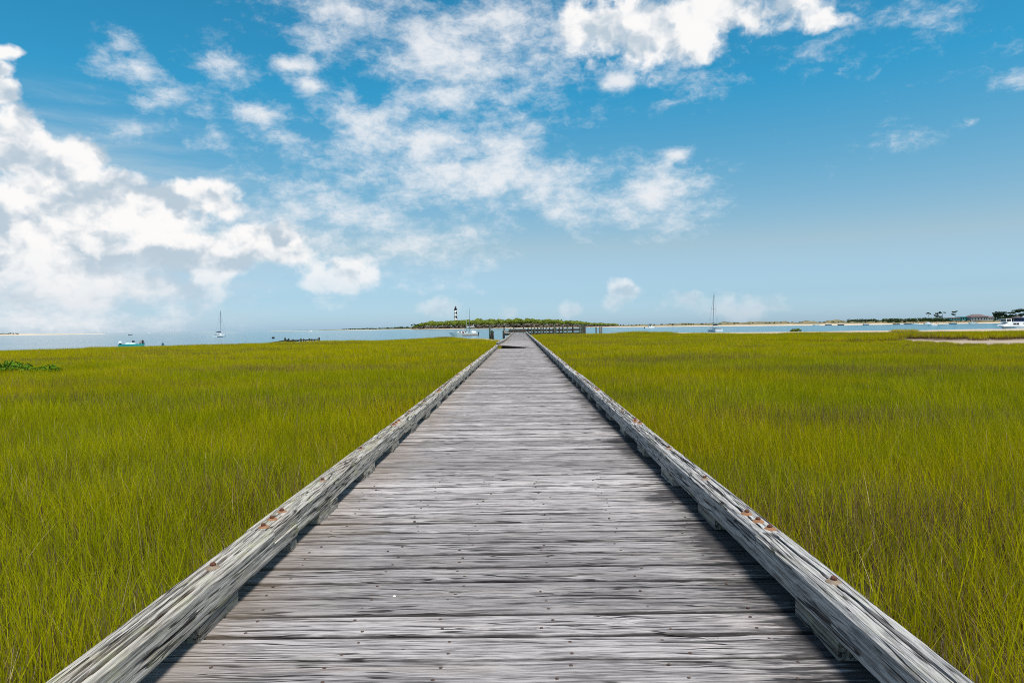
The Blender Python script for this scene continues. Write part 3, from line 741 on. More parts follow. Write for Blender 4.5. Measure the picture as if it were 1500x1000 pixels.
# the maritime forest before the lighthouse, one far-off mass: green crowns over a grey-brown thicket
cc, cr_, tc_, tr_ = [], [], [], []
for i in range(2200):
    a = g.uniform(606, 905); off = g.uniform(26, 150); D_ = np.interp(a, [600, 700, 800, 870, 910], [1420, 1330, 1220, 1120, 1050]) + off
    env = np.interp(a, [604, 612, 630, 700, 760, 800, 840, 870, 905], [.25, .62, .86, 1., 1., .86, .60, .38, .22])
    top = 17.5 * env * (.66 + .56 * fbm(np.array([a * .22]), np.array([off * .02]), 3, 3)[0] + .05 * g.normal()) * (.72 + .28 * min(1, off / 90))
    rr = g.uniform(1.5, 3.2) * (.55 + .45 * env); x = bearing(a) * D_
    cc.append((x, D_, 1.2 + max(1.2, top - rr * .6))); cr_.append(rr)
    if off > 40: cc.append((x + g.normal(0, 2), D_ - 2, 1.2 + max(1., top * g.uniform(.55, .85)))); cr_.append(rr * .9)
    if off < 75: tc_.append((x + g.normal(0, 2), D_ - 5, 1.0 + top * g.uniform(.06, .46))); tr_.append(g.uniform(1.6, 3.0) * (.5 + .5 * env))
tag(leaf_obj('forest', cc, cr_, 48, .8, 41, M['forest']), kind='stuff')
tag(leaf_obj('thicket', tc_, tr_, 70, 1.0, 43, M['thicket']), kind='stuff')
cc, cr_ = [], []
for i in range(620):
    a = g.choice([g.uniform(905, 1300), g.uniform(1240, 1400), g.uniform(1440, 1700), g.uniform(1285, 1390)]); D_ = shore_d(a) + g.uniform(30, 95)
    if 1385 < a < 1450 and D_ < shore_d(a) + 60: continue
    tall = 1.0 if a < 1240 else (2.2 if a < 1290 else 3.4)
    z0 = 2.6 if a < 1280 else 1.6
    rr = g.uniform(.7, 1.7) * (1 if a < 1240 else 1.4); cc.append((bearing(a) * D_, D_, z0 + g.uniform(.2, 1.) * tall)); cr_.append(rr)
for i in range(150):
    a = g.uniform(1447, 1520) if i < 110 else g.uniform(1300, 1386); D_ = 652 + g.uniform(0, 16)
    if 1476 < a < 1512 and D_ < 656: D_ += 10
    rr = g.uniform(1.2, 2.2); cc.append((bearing(a) * D_, D_, 2.2 + g.uniform(.3, 4.2) * (1 if a > 1440 else .55))); cr_.append(rr)
tag(leaf_obj('dune_scrub', cc, cr_, 34, .45, 45, M['scrub']), kind='stuff')
cc, cr_ = [], []
for i in range(420):
    a = g.uniform(500, 645) if i > 60 else g.uniform(-40, 24)
    D_ = (float(np.interp(a, [470, 540, 640], [2150, 1950, 1750])) if a > 100 else 1380) + g.uniform(30, 70)
    k = float(np.interp(a, [500, 560, 640], [.5, 1.3, 2.2])) if a > 100 else .9
    cc.append((bearing(a) * D_, D_, 1.6 + g.uniform(.4, 3.) * k)); cr_.append(g.uniform(1.2, 2.4) * (.6 + .4 * k))
tag(leaf_obj('far_scrub', cc, cr_, 26, .8, 47, M['scrub']), kind='stuff')

def tree(name, label, px, dist, z0, H, clumps, seed, matl, lean=0., group=None, n=60, size=.35, squash=.5, trunk=.22):
    """clumps: (sideways, up, radius) in fractions of H"""
    x = bearing(px) * dist; root = tag(empty(name, (x, dist, z0)), label, 'tree', group)
    rg = random.Random(seed); tb = MB(); top = max(c[1] for c in clumps) * H; prev = Vector((0, 0, -.5)); pts_ = []
    for i in range(1, 7):
        f_ = i / 6; q_ = Vector((lean * H * f_ ** 1.5 + rg.uniform(-.1, .1), rg.uniform(-.15, .15), top * .92 * f_)); tb.tube(prev, q_, trunk * (1 - .75 * (i - 1) / 6), trunk * (1 - .75 * f_), 7, cap=False); pts_.append(q_); prev = q_
    for sx, up, r in clumps:
        base = min(pts_, key=lambda q_: abs(q_.z - up * H * .78)); tb.tube(base, (sx * H, rg.uniform(-.6, .6), up * H), trunk * .4, trunk * .12, 5, cap=False)
    tb.build('trunk', M['bark'], root)
    cs, rs_ = [], []
    for sx, up, r in clumps:
        for j in range(4): cs.append((sx * H + rg.gauss(0, r * H * .5), rg.gauss(0, r * H * .5), up * H + rg.gauss(0, r * H * .18))); rs_.append(r * H * rg.uniform(.45, .8))
    leaf_obj('crown', cs, rs_, n, size, seed, matl, root, squash); return root
PG = 'umbrella pines on the far beach'
tree('pine_tree', 'wind-bent pine with a flat crown, alone at the edge of the dark thicket', 1357, 650, 1.5, 9., [(-.18, .98, .17), (.10, .90, .10)], 3, M['pine'], -.05, PG)
tree('pine_tree', 'broad dark pine rising from the thicket left of the teal house', 1368, 655, 1.5, 9.2, [(-.1, .70, .22), (.15, .62, .25), (.05, .93, .24), (.3, .98, .12)], 4, M['pine'], .02, PG)
tree('pine_tree', 'slim pine with two flat tufts beside the broad dark pine', 1376, 648, 1.5, 9.2, [(-.12, .96, .14), (.15, .99, .11)], 5, M['pine'], .03, PG)
tree('pine_tree', 'pine with a flat tuft of needles rising behind the teal house', 1395, 672, 1.5, 10.0, [(-.14, .98, .14), (.08, 1.0, .12), (-.2, .72, .18)], 6, M['pine'], .04, PG)
for i, (px_, H_, lab) in enumerate([(1452, 9.0, 'dark round pine just right of the grey beach house'), (1460, 10.5, 'tallest pine of the clump right of the grey beach house'), (1468, 8.6, 'low pine between the grey house clump and the pale roof'),
        (1477, 8.8, 'short pine with a ragged crown left of the pale roof'), (1486, 11.5, 'full dark pine standing behind the pale roof'), (1495, 13., 'highest pine behind the pale roofed building'), (1504, 12., 'dark pine at the far end of the shore clump')]):
    rg = random.Random(60 + i); tree('pine_tree', lab, px_, 650 + 6 * (i % 3), 1.5, H_, [(rg.uniform(-.3, .3), rg.uniform(.45, .98), rg.uniform(.14, .26)) for _ in range(7)], 80 + i, M['pine'], rg.uniform(-.05, .05), 'dark pines behind the beach houses')
tree('pine_tree', 'lone flat-topped tree at the left end of the forest', 606, 1400, 2., 9.5, [(-.35, .75, .3), (.1, .95, .25), (.4, .8, .25)], 12, M['scrub'], 0, None, 50, .7)
tree('pine_tree', 'small ragged tree between the lone flat-topped tree and the forest', 613, 1400, 2., 8.5, [(-.1, .95, .28), (.3, .6, .3)], 13, M['scrub'], 0, None, 50, .7)

def shrub(name, label, x, y, z, rx, rz, seed, matl, n=70, leaf=.12):
    root = tag(empty(name, (x, y, z)), label, 'shrub'); rg = random.Random(seed); tb = MB(); cs, rs_ = [], []
    for i in range(14):
        a = rg.uniform(0, 6.28); r = rx * math.sqrt(rg.random()); h_ = rz * (1 - .6 * (r / rx) ** 2) * rg.uniform(.6, .95)
        cs.append((r * math.cos(a), r * math.sin(a) * .8, h_ * .75)); rs_.append(rz * rg.uniform(.3, .5)); tb.tube((0, 0, -.1), cs[-1], .03, .01, 5, cap=False)
    leaf_obj('crown', cs, rs_, n, leaf, seed, matl, root, .8); tb.build('stem', M['bark'], root); return root
shrub('beach_shrub', 'low round green shrub alone on the pale beach', 68.7, 170, float(ground_z(np.array([68.7]), np.array([170.]))[0]), 1.5, .95, 7, M['bush'])
shrub('marsh_shrub', 'bright green leafy shrub growing in the marsh grass', -26.2, 34.2, .3, 1.7, 1.25, 9, M['bright_bush'], 240, .085)
shrub('marsh_shrub', 'smaller bright green shrub trailing right of the leafy shrub in the marsh', -24.2, 34.6, .3, 1.1, .95, 10, M['bright_bush'], 150, .085)
# tawny dune-grass mound on the berm, and a straw-coloured one
def tussock(label, x, y, rx, h, seed):
    o = link(bpy.data.objects.new('dune_grass', clump_mesh(seed, 900, rx, h * .6, h, .03, 3))); o.location = (x, y, float(ground_z(np.array([x]), np.array([y]))[0]) - .03)
    return tag(o, label, 'grass tuft', 'dune grass mounds on the berm')
tussock('straw-coloured mound of dune grass where the beach meets the marsh', 66.5, 119, 2.3, .75, 3)
tussock('green tuft of dune grass cresting the berm right of the dock', 25.5, 121, 1.5, 1.0, 4)

# ------------------------------------------------------------------ paints
M['white'] = plain('white_paint', (.82, .82, .81), .35, .04, 1.)
M['offwhite'] = plain('cream_paint', (.66, .64, .58), .5, .06, 1.)
M['navy'] = plain('navy_canvas', (.012, .03, .10), .8, .2, 2.)
M['teal'] = plain('teal_canvas', (.03, .24, .27), .8, .2, 2.)
M['blue'] = plain('blue_canvas', (.04, .13, .30), .8, .2, 2.)
M['bluehull'] = plain('blue_hull', (.03, .10, .20), .4, .1, 2.)
M['glass'] = plain('dark_glass', (.012, .016, .02), .1, .1, 1.)
M['black'] = plain('black_plastic', (.012, .012, .014), .45, .2, 3.)
M['alu'] = plain('mast_aluminium', (.16, .18, .20), .4, .1, 1., .3)
M['paleal'] = plain('pale_mast', (.60, .60, .58), .4, .1, 1.)
M['aqua'] = plain('aqua_hull', (.03, .42, .36), .4, .08, 1.)
M['skin'] = plain('skin', (.42, .24, .16), .6, .1, 8.)
M['redcloth'] = plain('red_cloth', (.45, .05, .05), .8, .1, 8.)
M['palecloth'] = plain('pale_cloth', (.62, .60, .58), .8, .1, 8.)
M['hair'] = plain('dark_hair', (.02, .014, .01), .7, .2, 20.)
M['tealwall'] = plain('teal_siding', (.035, .30, .31), .7, .12, .6)
M['greywall'] = plain('grey_siding', (.26, .28, .31), .8, .15, .6)
M['roof'] = plain('brown_roof', (.14, .10, .10), .9, .2, .8)
M['paleroof'] = plain('pale_roof', (.42, .50, .57), .6, .1, .8)

# ------------------------------------------------------------------ boats
def hull_mb(L, B, H, mb=None, mi=0, stem=.12, flare=.955, x0=0.):
    mb = mb or MB(); rings = []
    for i in range(13):
        t_ = i / 12; x_ = x0 - L / 2 + L * t_; bb = B / 2 * (.86 + .14 * math.sin(min(1, t_ / .5) * math.pi / 2)) * max(.03, 1 - max(0, (t_ - .45) / .55) ** 2.3)
        sh = H * (1 + .28 * t_ ** 2); kz = -.35 * H + (H * .9 * max(0, (t_ - .8) / .2) ** 2); xs_ = x_ + stem * L * .5 * t_ ** 3
        rings.append([(x_, 0, kz), (x_, bb * flare, max(kz, -.05 * H)), (xs_, bb, sh), (xs_, bb * .9, sh), (xs_, 0, sh * .985), (xs_, -bb * .9, sh), (xs_, -bb, sh), (x_, -bb * flare, max(kz, -.05 * H))])
    return mb.loft(rings, mi, closed=True)
def outboard(root, x, z, s=1., y=0.):
    MB().box((x, y, z + .25 * s), (.42 * s, .34 * s, .5 * s), taper=.8).box((x + .02, y, z - .35 * s), (.16 * s, .12 * s, .8 * s)).build('outboard_motor', M['black'], root)
def bimini(root, x0, x1, w, z0, z1, matl):
    rings = [[(x, s * w / 2 * c_, z1 - .12 * (1 - c_2)) for s, c_, c_2 in ((-1, 1, 0), (-1, .6, .8), (1, .6, .8), (1, 1, 0))] + [(x, s * w / 2 * c_, z1 - .05 - .12 * (1 - c_2)) for s, c_, c_2 in ((1, 1, 0), (1, .6, .8), (-1, .6, .8), (-1, 1, 0))] for x in (x0, (x0 + x1) / 2, x1)]
    o = MB().loft(rings, closed=True).build('canopy', matl, root)
    for x in (x0 + .1, x1 - .1):
        for s in (-1, 1): MB().tube((x, s * w / 2 * .95, z0), (x, s * w / 2 * .95, z1 - .1), .03, n=5).build('canopy_post', M['paleal'], o)
    return o
def sailboat(label, x, y, rz, L, B, mast, hullm, coverm, canopy=None, dark_stripe=True, lean=0.):
    r = tag(empty('sailboat', (x, y, 0), rz), label, 'sailboat'); r.rotation_euler.x = lean
    H = .95; hl = hull_mb(L, B, H).build('hull', hullm, r)
    if dark_stripe: hull_mb(L * .93, B * 1.012, H * .22, stem=.02, x0=-L * .032).build('boot_stripe', M['bluehull'], hl)
    cb = MB().loft([[(xx, -B * w, H * .95), (xx, B * w, H * .95), (xx, B * w * .8, H + hh_), (xx, -B * w * .8, H + hh_)] for xx, w, hh_ in ((-L * .12, .30, .5), (L * .05, .32, .55), (L * .25, .22, .35), (L * .30, .16, .05))], closed=True).build('cabin', M['white'], r)
    for s in (-1, 1): MB().box((L * .05, s * B * .275, H + .27), (L * .2, .06, .2)).build('window', M['glass'], cb)
    MB().box((-L * .3, 0, H + .04), (L * .28, B * .5, .12)).build('cockpit', M['black'], r)
    mo = MB().tube((L * .08, 0, H), (L * .07, 0, H + mast), .10, .07, 8).build('mast', M['alu'], r)
    MB().tube((L * .08, -B * .3, H + mast * .55), (L * .08, B * .3, H + mast * .55), .035, n=5).build('spreader', M['alu'], mo)
    bm = MB().tube((L * .08, 0, H + 1.3), (-L * .34, 0, H + 1.4), .07, n=6).build('boom', M['alu'], r)
    MB().loft([[(xx, rr * math.cos(k), H + 1.52 + rr * 1.3 * math.sin(k)) for k in np.linspace(0, 2 * math.pi, 8, endpoint=False)] for xx, rr in ((L * .06, .2), (-L * .1, .2), (-L * .33, .1))], closed=True).build('sail_cover', coverm, bm)
    st = MB()
    for a in ((L * .55, 0, H * 1.2), (-L * .48, 0, H), (L * .06, B * .45, H), (L * .06, -B * .45, H)): st.tube(a, (L * .07, 0, H + mast * .98), .018, n=4)
    st.build('rigging', M['alu'], r)
    if canopy: bimini(r, -L * .42, -L * .12, B * .8, H + .3, H + 1.95, canopy)
    return r
def motorboat(label, x, y, rz, L, B, H, hullm, cabin=None, canopy=None, motors=1, wake=False, group=None):
    r = tag(empty('motorboat', (x, y, 0), rz), label, 'motorboat', group)
    hull_mb(L, B, H).build('hull', hullm, r)
    if cabin:
        cb = MB().loft([[(xx, -B * .36, H * .95), (xx, B * .36, H * .95), (xx, B * .3, H + hh_), (xx, -B * .3, H + hh_)] for xx, hh_ in ((-L * .12, cabin), (L * .08, cabin), (L * .2, cabin * .45), (L * .34, .08))], closed=True).build('cabin', M['white'], r)
        for s in (-1, 1): MB().box((-L * .01, s * B * .335, H + cabin * .62), (L * .15, .08, cabin * .36)).build('window', M['glass'], cb)
        MB().box((L * .15, 0, H + cabin * .75), (.1, B * .5, cabin * .3)).build('windscreen', M['glass'], cb)
    else:
        MB().box((-L * .05, 0, H + .25), (.7, B * .35, .75), taper=.75).build('console', M['white'], r)
        MB().box((-L * .3, 0, H + .08), (L * .3, B * .6, .2)).build('seat', M['offwhite'], r)
    if canopy: bimini(r, -L * .25, L * .08, B * .8, H, H + (1.5 if not cabin else cabin + .75), canopy)
    for k in range(motors): outboard(r, -L / 2 - .2, H * .7, 1.15, (k - (motors - 1) / 2) * .5)
    return r
sailboat('dark-hulled sailboat with bare mast anchored alone on the open sound', -143, 324, R(80), 8.5, 2.9, 11.6, M['white'], M['navy'])
sailboat('white sailboat with teal canopy moored off the beach, tall bare mast', 72.4, 256, R(97), 10, 3.4, 13.6, M['white'], M['navy'], M['teal'], True, R(2.2))
# two-masted boat behind the grassy mound left of the boardwalk
r = tag(empty('ketch', (-19.4, 238, 0), math.pi), 'long white two-masted boat with teal awning behind the grass mound', 'sailboat')
hl = hull_mb(9.6, 2.8, .95).build('hull', M['offwhite'], r); hull_mb(9.0, 2.83, .25, stem=.02, x0=-.3).build('boot_stripe', plain('antifouling', (.32, .10, .06), .7), hl)
MB().loft([[(x_, -.8, .9), (x_, .8, .9), (x_, .65, h_), (x_, -.65, h_)] for x_, h_ in ((-1.2, 1.75), (.6, 1.6), (2., 1.45), (2.8, 1.0))], closed=True).build('cabin', M['white'], r)
for x_ in (-.6, .5, 1.4): MB().box((x_, .76, 1.28), (.5, .08, .25)).build('window', M['glass'], r)
MB().tube((-.9, 0, 1.), (-.85, 0, 9.0), .06, .04, 6).build('mast', M['paleal'], r); MB().tube((-1.95, .3, 1.), (-1.9, .3, 9.7), .07, .05, 6).build('mast', M['alu'], r)
bimini(r, -2.2, -.1, 2.0, 1.2, 2.55, M['teal'])
MB().tube((-.9, 0, 2.75), (-3.6, .1, 3.1), .08, n=6).tube((-.9, 0, 2.9), (-3.3, .1, 3.3), .13, .05, n=7).build('boom', M['white'], r)
outboard(r, -4.95, .55, 1.3)
MB().loft([[(-4.2, -.5, .95), (-4.2, .5, .95), (-4.2, .35, 1.5), (-4.2, -.35, 1.5)], [(-2.6, -.6, .95), (-2.6, .6, .95), (-2.6, .5, 1.7), (-2.6, -.5, 1.7)]], closed=True).build('dinghy', M['white'], r)
MB().lathe([(.1, -.06), (.28, -.06), (.28, .06), (.1, .06)], n=12).build('lifebuoy', M['redcloth'], r, loc=(.2, 1.36, 1.15)).rotation_euler.x = R(90)

motorboat('white cabin cruiser with blue canopy under way before the far dunes', 102.6, 540, R(8), 8.6, 2.9, 1.0, M['white'], 1.4, M['blue'], 2)
bigb = tag(empty('houseboat', (138.9, 192, 0), math.pi), 'large white cabin boat with navy canvas top beyond the grass bank', 'houseboat')
hull_mb(12.0, 3.9, 1.0, stem=.14, x0=-1.6).build('hull', M['white'], bigb)
cb = MB().loft([[(x_, -1.55, 1.0), (x_, 1.55, 1.0), (x_, 1.4, h_), (x_, -1.4, h_)] for x_, h_ in ((-6.2, 2.25), (3.2, 2.25), (4.3, 1.6), (5.0, 1.2))], closed=True).build('cabin', M['white'], bigb)
for x_ in (2.0, 1.15, -.8, -1.7, -3.6, -4.5): MB().box((x_, 1.5, 1.72), (.66, .12, .42)).build('window', M['glass'], cb)
wh = MB().loft([[(x_, -1.2, 2.2), (x_, 1.2, 2.2), (x_ * .97 + .1, 1.1, 3.2), (x_ * .97 + .1, -1.1, 3.2)] for x_ in (2.55, 4.1)], closed=True).build('wheelhouse', M['white'], bigb)
for s in (-1, 1): MB().box((3.35, s * 1.18, 2.75), (1.15, .1, .62)).build('window', M['glass'], wh)
MB().box((4.06, 0, 2.75), (.12, 1.9, .6)).build('windscreen', M['glass'], wh)
bimini(bigb, -5.8, 2.3, 3.0, 2.25, 3.35, M['navy'])
MB().loft([[(x_, -1.35, 2.26), (x_, 1.35, 2.26), (x_, 1.15, 2.26 + h_), (x_, -1.15, 2.26 + h_)] for x_, h_ in ((-5.5, .5), (-2, .8), (.5, .85), (2.2, .45))], closed=True).build('canvas_cover', M['navy'], bigb)
rl = MB()
for x_ in np.linspace(3.4, 4.9, 4): rl.tube((x_, .3 * (5.4 - x_), 1.2), (x_, .3 * (5.4 - x_), 1.9), .03, n=5)
rl.tube((3.4, .6, 1.9), (5.0, .1, 1.95), .03, n=5).build('bow_rail', M['paleal'], bigb)

# aqua skiff and bathers
sk = tag(empty('skiff', (-80., 140, 0), 0.), 'aqua green open skiff loaded with white gear at the marsh edge', 'skiff')
hull_mb(5.0, 1.9, .36, stem=.05).build('hull', M['aqua'], sk)
outboard(sk, -2.5, .35, .9); MB().box((-2.55, 0, .85), (.5, .5, .45), taper=.7).build('engine_cowl', M['white'], sk)
MB().box((-.9, .1, .52), (.9, .7, .4), taper=.85).build('cool_box', M['white'], sk); MB().box((.15, -.1, .52), (.75, .8, .42), taper=.8).build('seat', M['white'], sk)
MB().lathe([(.12, .7), (.26, .78), (.28, .98), (.16, 1.1)], c=(.2, .0, .0), n=12).build('bucket', M['black'], sk)

def person_mesh(h, mats, zones, pose='stand'):
    """one continuous skinned body; zones = (height fraction, material index)"""
    me = bpy.data.meshes.new('person'); k = h / 1.75
    J = {'pel': (0, 0, .95), 'wst': (0, 0, 1.12), 'chs': (0, .01, 1.35), 'nck': (0, 0, 1.50), 'hd0': (0, .02, 1.58), 'hd1': (0, .02, 1.68), 'hd2': (0, .01, 1.73)}
    E_ = [('pel', 'wst'), ('wst', 'chs'), ('chs', 'nck'), ('nck', 'hd0'), ('hd0', 'hd1'), ('hd1', 'hd2')]
    rad = {'pel': .15, 'wst': .135, 'chs': .155, 'nck': .06, 'hd0': .085, 'hd1': .095, 'hd2': .07}
    for s, n_ in ((-1, 'l'), (1, 'r')):
        J.update({n_ + 'sh': (s * .19, 0, 1.42), n_ + 'el': (s * .26, -.03, 1.14), n_ + 'wr': (s * .24, .08, .92), n_ + 'hn': (s * .23, .12, .83), n_ + 'hp': (s * .10, 0, .90), n_ + 'kn': (s * .12, .02, .50), n_ + 'an': (s * .12, -.01, .08), n_ + 'to': (s * .13, .16, .04)})
        E_ += [('chs', n_ + 'sh'), (n_ + 'sh', n_ + 'el'), (n_ + 'el', n_ + 'wr'), (n_ + 'wr', n_ + 'hn'), ('pel', n_ + 'hp'), (n_ + 'hp', n_ + 'kn'), (n_ + 'kn', n_ + 'an'), (n_ + 'an', n_ + 'to')]
        rad.update({n_ + 'sh': .065, n_ + 'el': .045, n_ + 'wr': .033, n_ + 'hn': .04, n_ + 'hp': .10, n_ + 'kn': .062, n_ + 'an': .045, n_ + 'to': .04})
    ks = list(J); me.from_pydata([Vector(J[q_]) * k for q_ in ks], [(ks.index(a), ks.index(c_)) for a, c_ in E_], [])
    o = bpy.data.objects.new('person_source', me); C.objects.link(o)
    o.modifiers.new('skin', 'SKIN'); sb = o.modifiers.new('sub', 'SUBSURF'); sb.levels = 1; sb.render_levels = 1
    if not me.skin_vertices: me.skin_vertices.new()
    for q_, sv in zip(ks, me.skin_vertices[0].data): sv.radius = (rad[q_] * k, rad[q_] * k); sv.use_root = q_ == 'pel'
    dg = bpy.context.evaluated_depsgraph_get(); out_ = bpy.data.meshes.new_from_object(o.evaluated_get(dg)); bpy.data.objects.remove(o)
    out_.materials.clear()
    for m_ in mats: out_.materials.append(m_)
    for pl in out_.polygons:
        zf = pl.center.z / h; mi = 0
        for lim, i_ in zones:
            if zf >= lim: mi = i_
        if mi == 1 and abs(pl.center.x) > .21 * k and zf < .72: mi = 0
        pl.material_index = mi; pl.use_smooth = True
    return out_
def person(label, me, x, y, z, rz=0., group=None):
    o = link(bpy.data.objects.new('person', me)); o.location = (x, y, z); o.rotation_euler.z = rz; return tag(o, label, 'person', group)
ZN = [(0, 0), (.30, 2), (.56, 1), (.86, 0), (.955, 3)]
adult_dark = person_mesh(1.78, [M['skin'], M['black'], M['black'], M['hair']], ZN)
child = person_mesh(1.35, [M['skin'], M['skin'], M['black'], M['hair']], ZN)
swim = person_mesh(1.7, [M['skin'], M['bluehull'], M['black'], M['hair']], ZN)
beach_r = person_mesh(1.7, [M['skin'], M['redcloth'], M['redcloth'], M['hair']], ZN)
beach_p = person_mesh(1.7, [M['skin'], M['palecloth'], M['bluehull'], M['hair']], ZN)
person('person in dark clothes standing in the shallows behind the aqua skiff', adult_dark, -78.6, 141.4, -.42, R(20))
person('child in dark shorts standing beside the person in dark clothes', child, -79.15, 141.4, -.30, R(-20))
person('person wading waist deep in the water right of the aqua skiff', swim, -74.2, 141, -.95, R(10))
for i in range(16):
    a = 1336 + i * 5.2 + random.uniform(-2, 2); D_ = shore_d(a) + random.uniform(1, 9)
    red = i % 2 == 0
    person('tiny beachgoer in red on the sand before the beach houses' if red else 'tiny beachgoer in pale shirt on the sand before the beach houses', beach_r if red else beach_p, bearing(a) * D_, D_, .35, random.uniform(0, 6), 'beachgoers in red' if red else 'beachgoers in pale shirts')

# small craft
motorboat('tiny dark-bottomed boat crossing the sound beyond the aqua skiff', -402, 700, R(15), 3.6, 1.5, .6, M['black'])
motorboat('tiny white boat on the horizon beyond the aqua skiff', -760, 1390, R(5), 9, 2.6, 1.2, M['white'], 1.3)
sailboat('tiny pale sailboat on the horizon left of the anchored sailboat', -790, 1550, R(30), 9, 2.9, 9, M['white'], M['palecloth'])
motorboat('small white motorboat running before the distant breakers', -371, 1100, R(175), 6, 2.2, .9, M['white'], .9)
motorboat('white speedboat running above the ruined jetty', -277, 900, R(8), 7.2, 2.4, .9, M['white'], 1.1, None, 1)
motorboat('white skiff with black outboard off the far beach', 240, 400, R(178), 5.2, 1.9, .55, M['white'], None, None, 1)
motorboat('dark blue runabout nosed up to the far beach under the teal house', bearing(1391) * 575, 575, R(150), 5.5, 2.1, .7, M['bluehull'], None, None, 2)
motorboat('white cabin boat drawn up before the broad dark pine', bearing(1355) * 602, 602, R(4), 6.5, 2.2, .8, M['white'], 1.2)
motorboat('cream motorboat afloat in front of the grey beach house', bearing(1420) * 565, 565, R(184), 7., 2.3, .75, M['offwhite'], .8, M['navy'])
for i, (px_, hm) in enumerate([(1193, 'white'), (1211, 'bluehull'), (1229, 'black'), (1266, 'bluehull'), (1309, 'black'), (1326, 'bluehull'), (1318, 'white'), (1336, 'white')]):
    D_ = shore_d(px_) - 12
    motorboat({'white': 'small white boat beached along the far dunes', 'bluehull': 'small blue boat beached along the far dunes', 'black': 'small black boat beached along the far dunes'}[hm], bearing(px_) * D_, D_, R(random.choice((5, 175, 160))), 5.4, 2., .7, M[hm], None, None, 1, False, hm + ' boats along the dunes')
# float
r = tag(empty('mooring_float', (-86., 237, 0)), 'small black mooring float on the open water', 'buoy')
MB().lathe([(.25, -.2), (.5, .05), (.5, .35), (.3, .5), (.1, .55)], n=14).build('float', M['black'], r, True); MB().lathe([(.06, .5), (.06, .7), (.12, .74), (.12, .8)], n=8).build('ring', M['black'], r)

# ------------------------------------------------------------------ piles, dock, ruined jetty
def pile(parent, x, y, zt, zb, r_, matl, lean=0.):
    o = MB().loft([[(math.cos(k) * rr * (1 + .05 * math.sin(3 * k + z_)), math.sin(k) * rr, z_) for k in np.linspace(0, 2 * math.pi, 10, endpoint=False)] for z_, rr in ((zb, r_ * 1.08), ((zt + zb) / 2, r_), (zt - .06, r_ * .95), (zt, r_ * .8))], closed=True).build('pile', matl, parent, loc=(x, y, 0)); o.rotation_euler.y = lean; return o
jt = tag(empty('ruined_jetty', (-38, 118, 0)), 'dark ruined jetty of broken piles and a fallen beam at the marsh edge', 'jetty')
for i in range(13):
    x_ = -2.6 + i * .5 + random.uniform(-.1, .1); pile(jt, x_ + .0, random.uniform(-.7, .7), random.uniform(1.05, 1.42) if i not in (0, 12) else 1.5, -1, random.uniform(.1, .17), M['darkpile'], random.uniform(-.06, .06))
for a, b_ in (((-5.2, -.3, .62), (-2.2, 0, 1.1)), ((-3.0, .3, .95), (3.2, .1, 1.12)), ((-4.2, .6, .6), (-.5, .7, .95))):
    MB().tube(a, b_, .12, .1, 7).build('beam', M['darkpile'], jt)

mp = tag(empty('mooring_piles', (-6.3, 152, 0)), 'cluster of mossy green mooring piles on the beach left of the boardwalk', 'mooring piles')
pile(mp, -.38, 0, 3.05, -.5, .2, M['mossy']); pile(mp, 0., .35, 2.15, -.5, .22, M['mossy'], .04); pile(mp, .32, -.05, 1.6, -.5, .22, M['darkpile'], -.03); pile(mp, -.05, -.4, 1.35, -.5, .2, M['darkpile'], .05)
MB().box((.12, 0, 1.75), (.9, .16, .3)).build('beam', M['mossy'], mp)

dk = tag(empty('dock', (0, 138, 0)), 'old timber dock of mossy piles across the end of the boardwalk', 'dock')
for i in range(16):
    MB().box((-3.4 + (16.4 / 16) * (i + .5), 0, DECK - .03), (16.4 / 16 - .012, 3.0, .06)).build('deck_board', M['tan_plank' if i < 5 else 'plank'], dk)
for yy, zz in ((-1.5, DECK + .45), (-1.5, DECK - .25), (1.5, DECK + .45), (1.5, DECK - .25)):
    MB().box((5.6 + (0 if zz > DECK else 0), 0, 0), (15.2 if zz > DECK + .2 else 16.4, .14, .42)).build('beam', M['darkpile'], dk, loc=(-.2 if zz > DECK else -.8, yy, zz))
for i, x_ in enumerate([1.7, 2.35, 3., 3.6, 4.25, 5.3, 5.95, 6.9, 7.2, 7.9, 8.7, 9.5, 10.6, 12.1, 12.55, 12.95]):
    pile(dk, x_, -1.65, {7: 3.15, 13: 3.0, 14: 3.1, 15: 2.95}.get(i, 2.66 + random.uniform(-.12, .1)), -.5, .15 if i < 13 else .22, M['mossy' if i % 3 else 'darkpile'])
for i, x_ in enumerate(np.linspace(-3.2, 12.8, 9)): pile(dk, float(x_), 1.62, 2.4 + random.uniform(-.2, .45), -1., .13, M['mossy' if i % 2 else 'darkpile'])
for x_ in (-3.3, -1.4): pile(dk, x_, -1.62, 2.1, -.5, .14, M['darkpile'])
kb = MB().box((-1.0, -1.2, DECK + .32), (4.8, .2, .42)).build('barrier_rail', M['timber'], dk)
for x_ in (-3., -1.2, .8): MB().box((x_, -1.2, DECK + .1), (.16, .14, .2)).build('rail_post', M['timber'], dk)
MB().box((-.4, 1.2, DECK + .7), (3.2, .1, .14)).build('barrier_rail', M['timber'], dk)
for x_ in (-1.9, -.9, .1, 1.1): MB().box((x_, 1.2, DECK + .45), (.12, .12, .9)).build('rail_post', M['pile'], dk)
dp1 = tag(empty('mooring_pile', (15.35, 137.4, 0)), 'tall dark green mooring pile standing just right of the dock', 'mooring pile'); pile(dp1, 0, 0, 2.55, -.5, .14, M['mossy'])
dp2 = tag(empty('mooring_piles', (16.2, 137.4, 0)), 'pair of stout brown mooring piles at the outer right of the dock', 'mooring piles'); pile(dp2, -.14, 0, 2.6, -.5, .17, M['pile']); pile(dp2, .2, .1, 2.66, -.5, .17, M['pile'], .02)

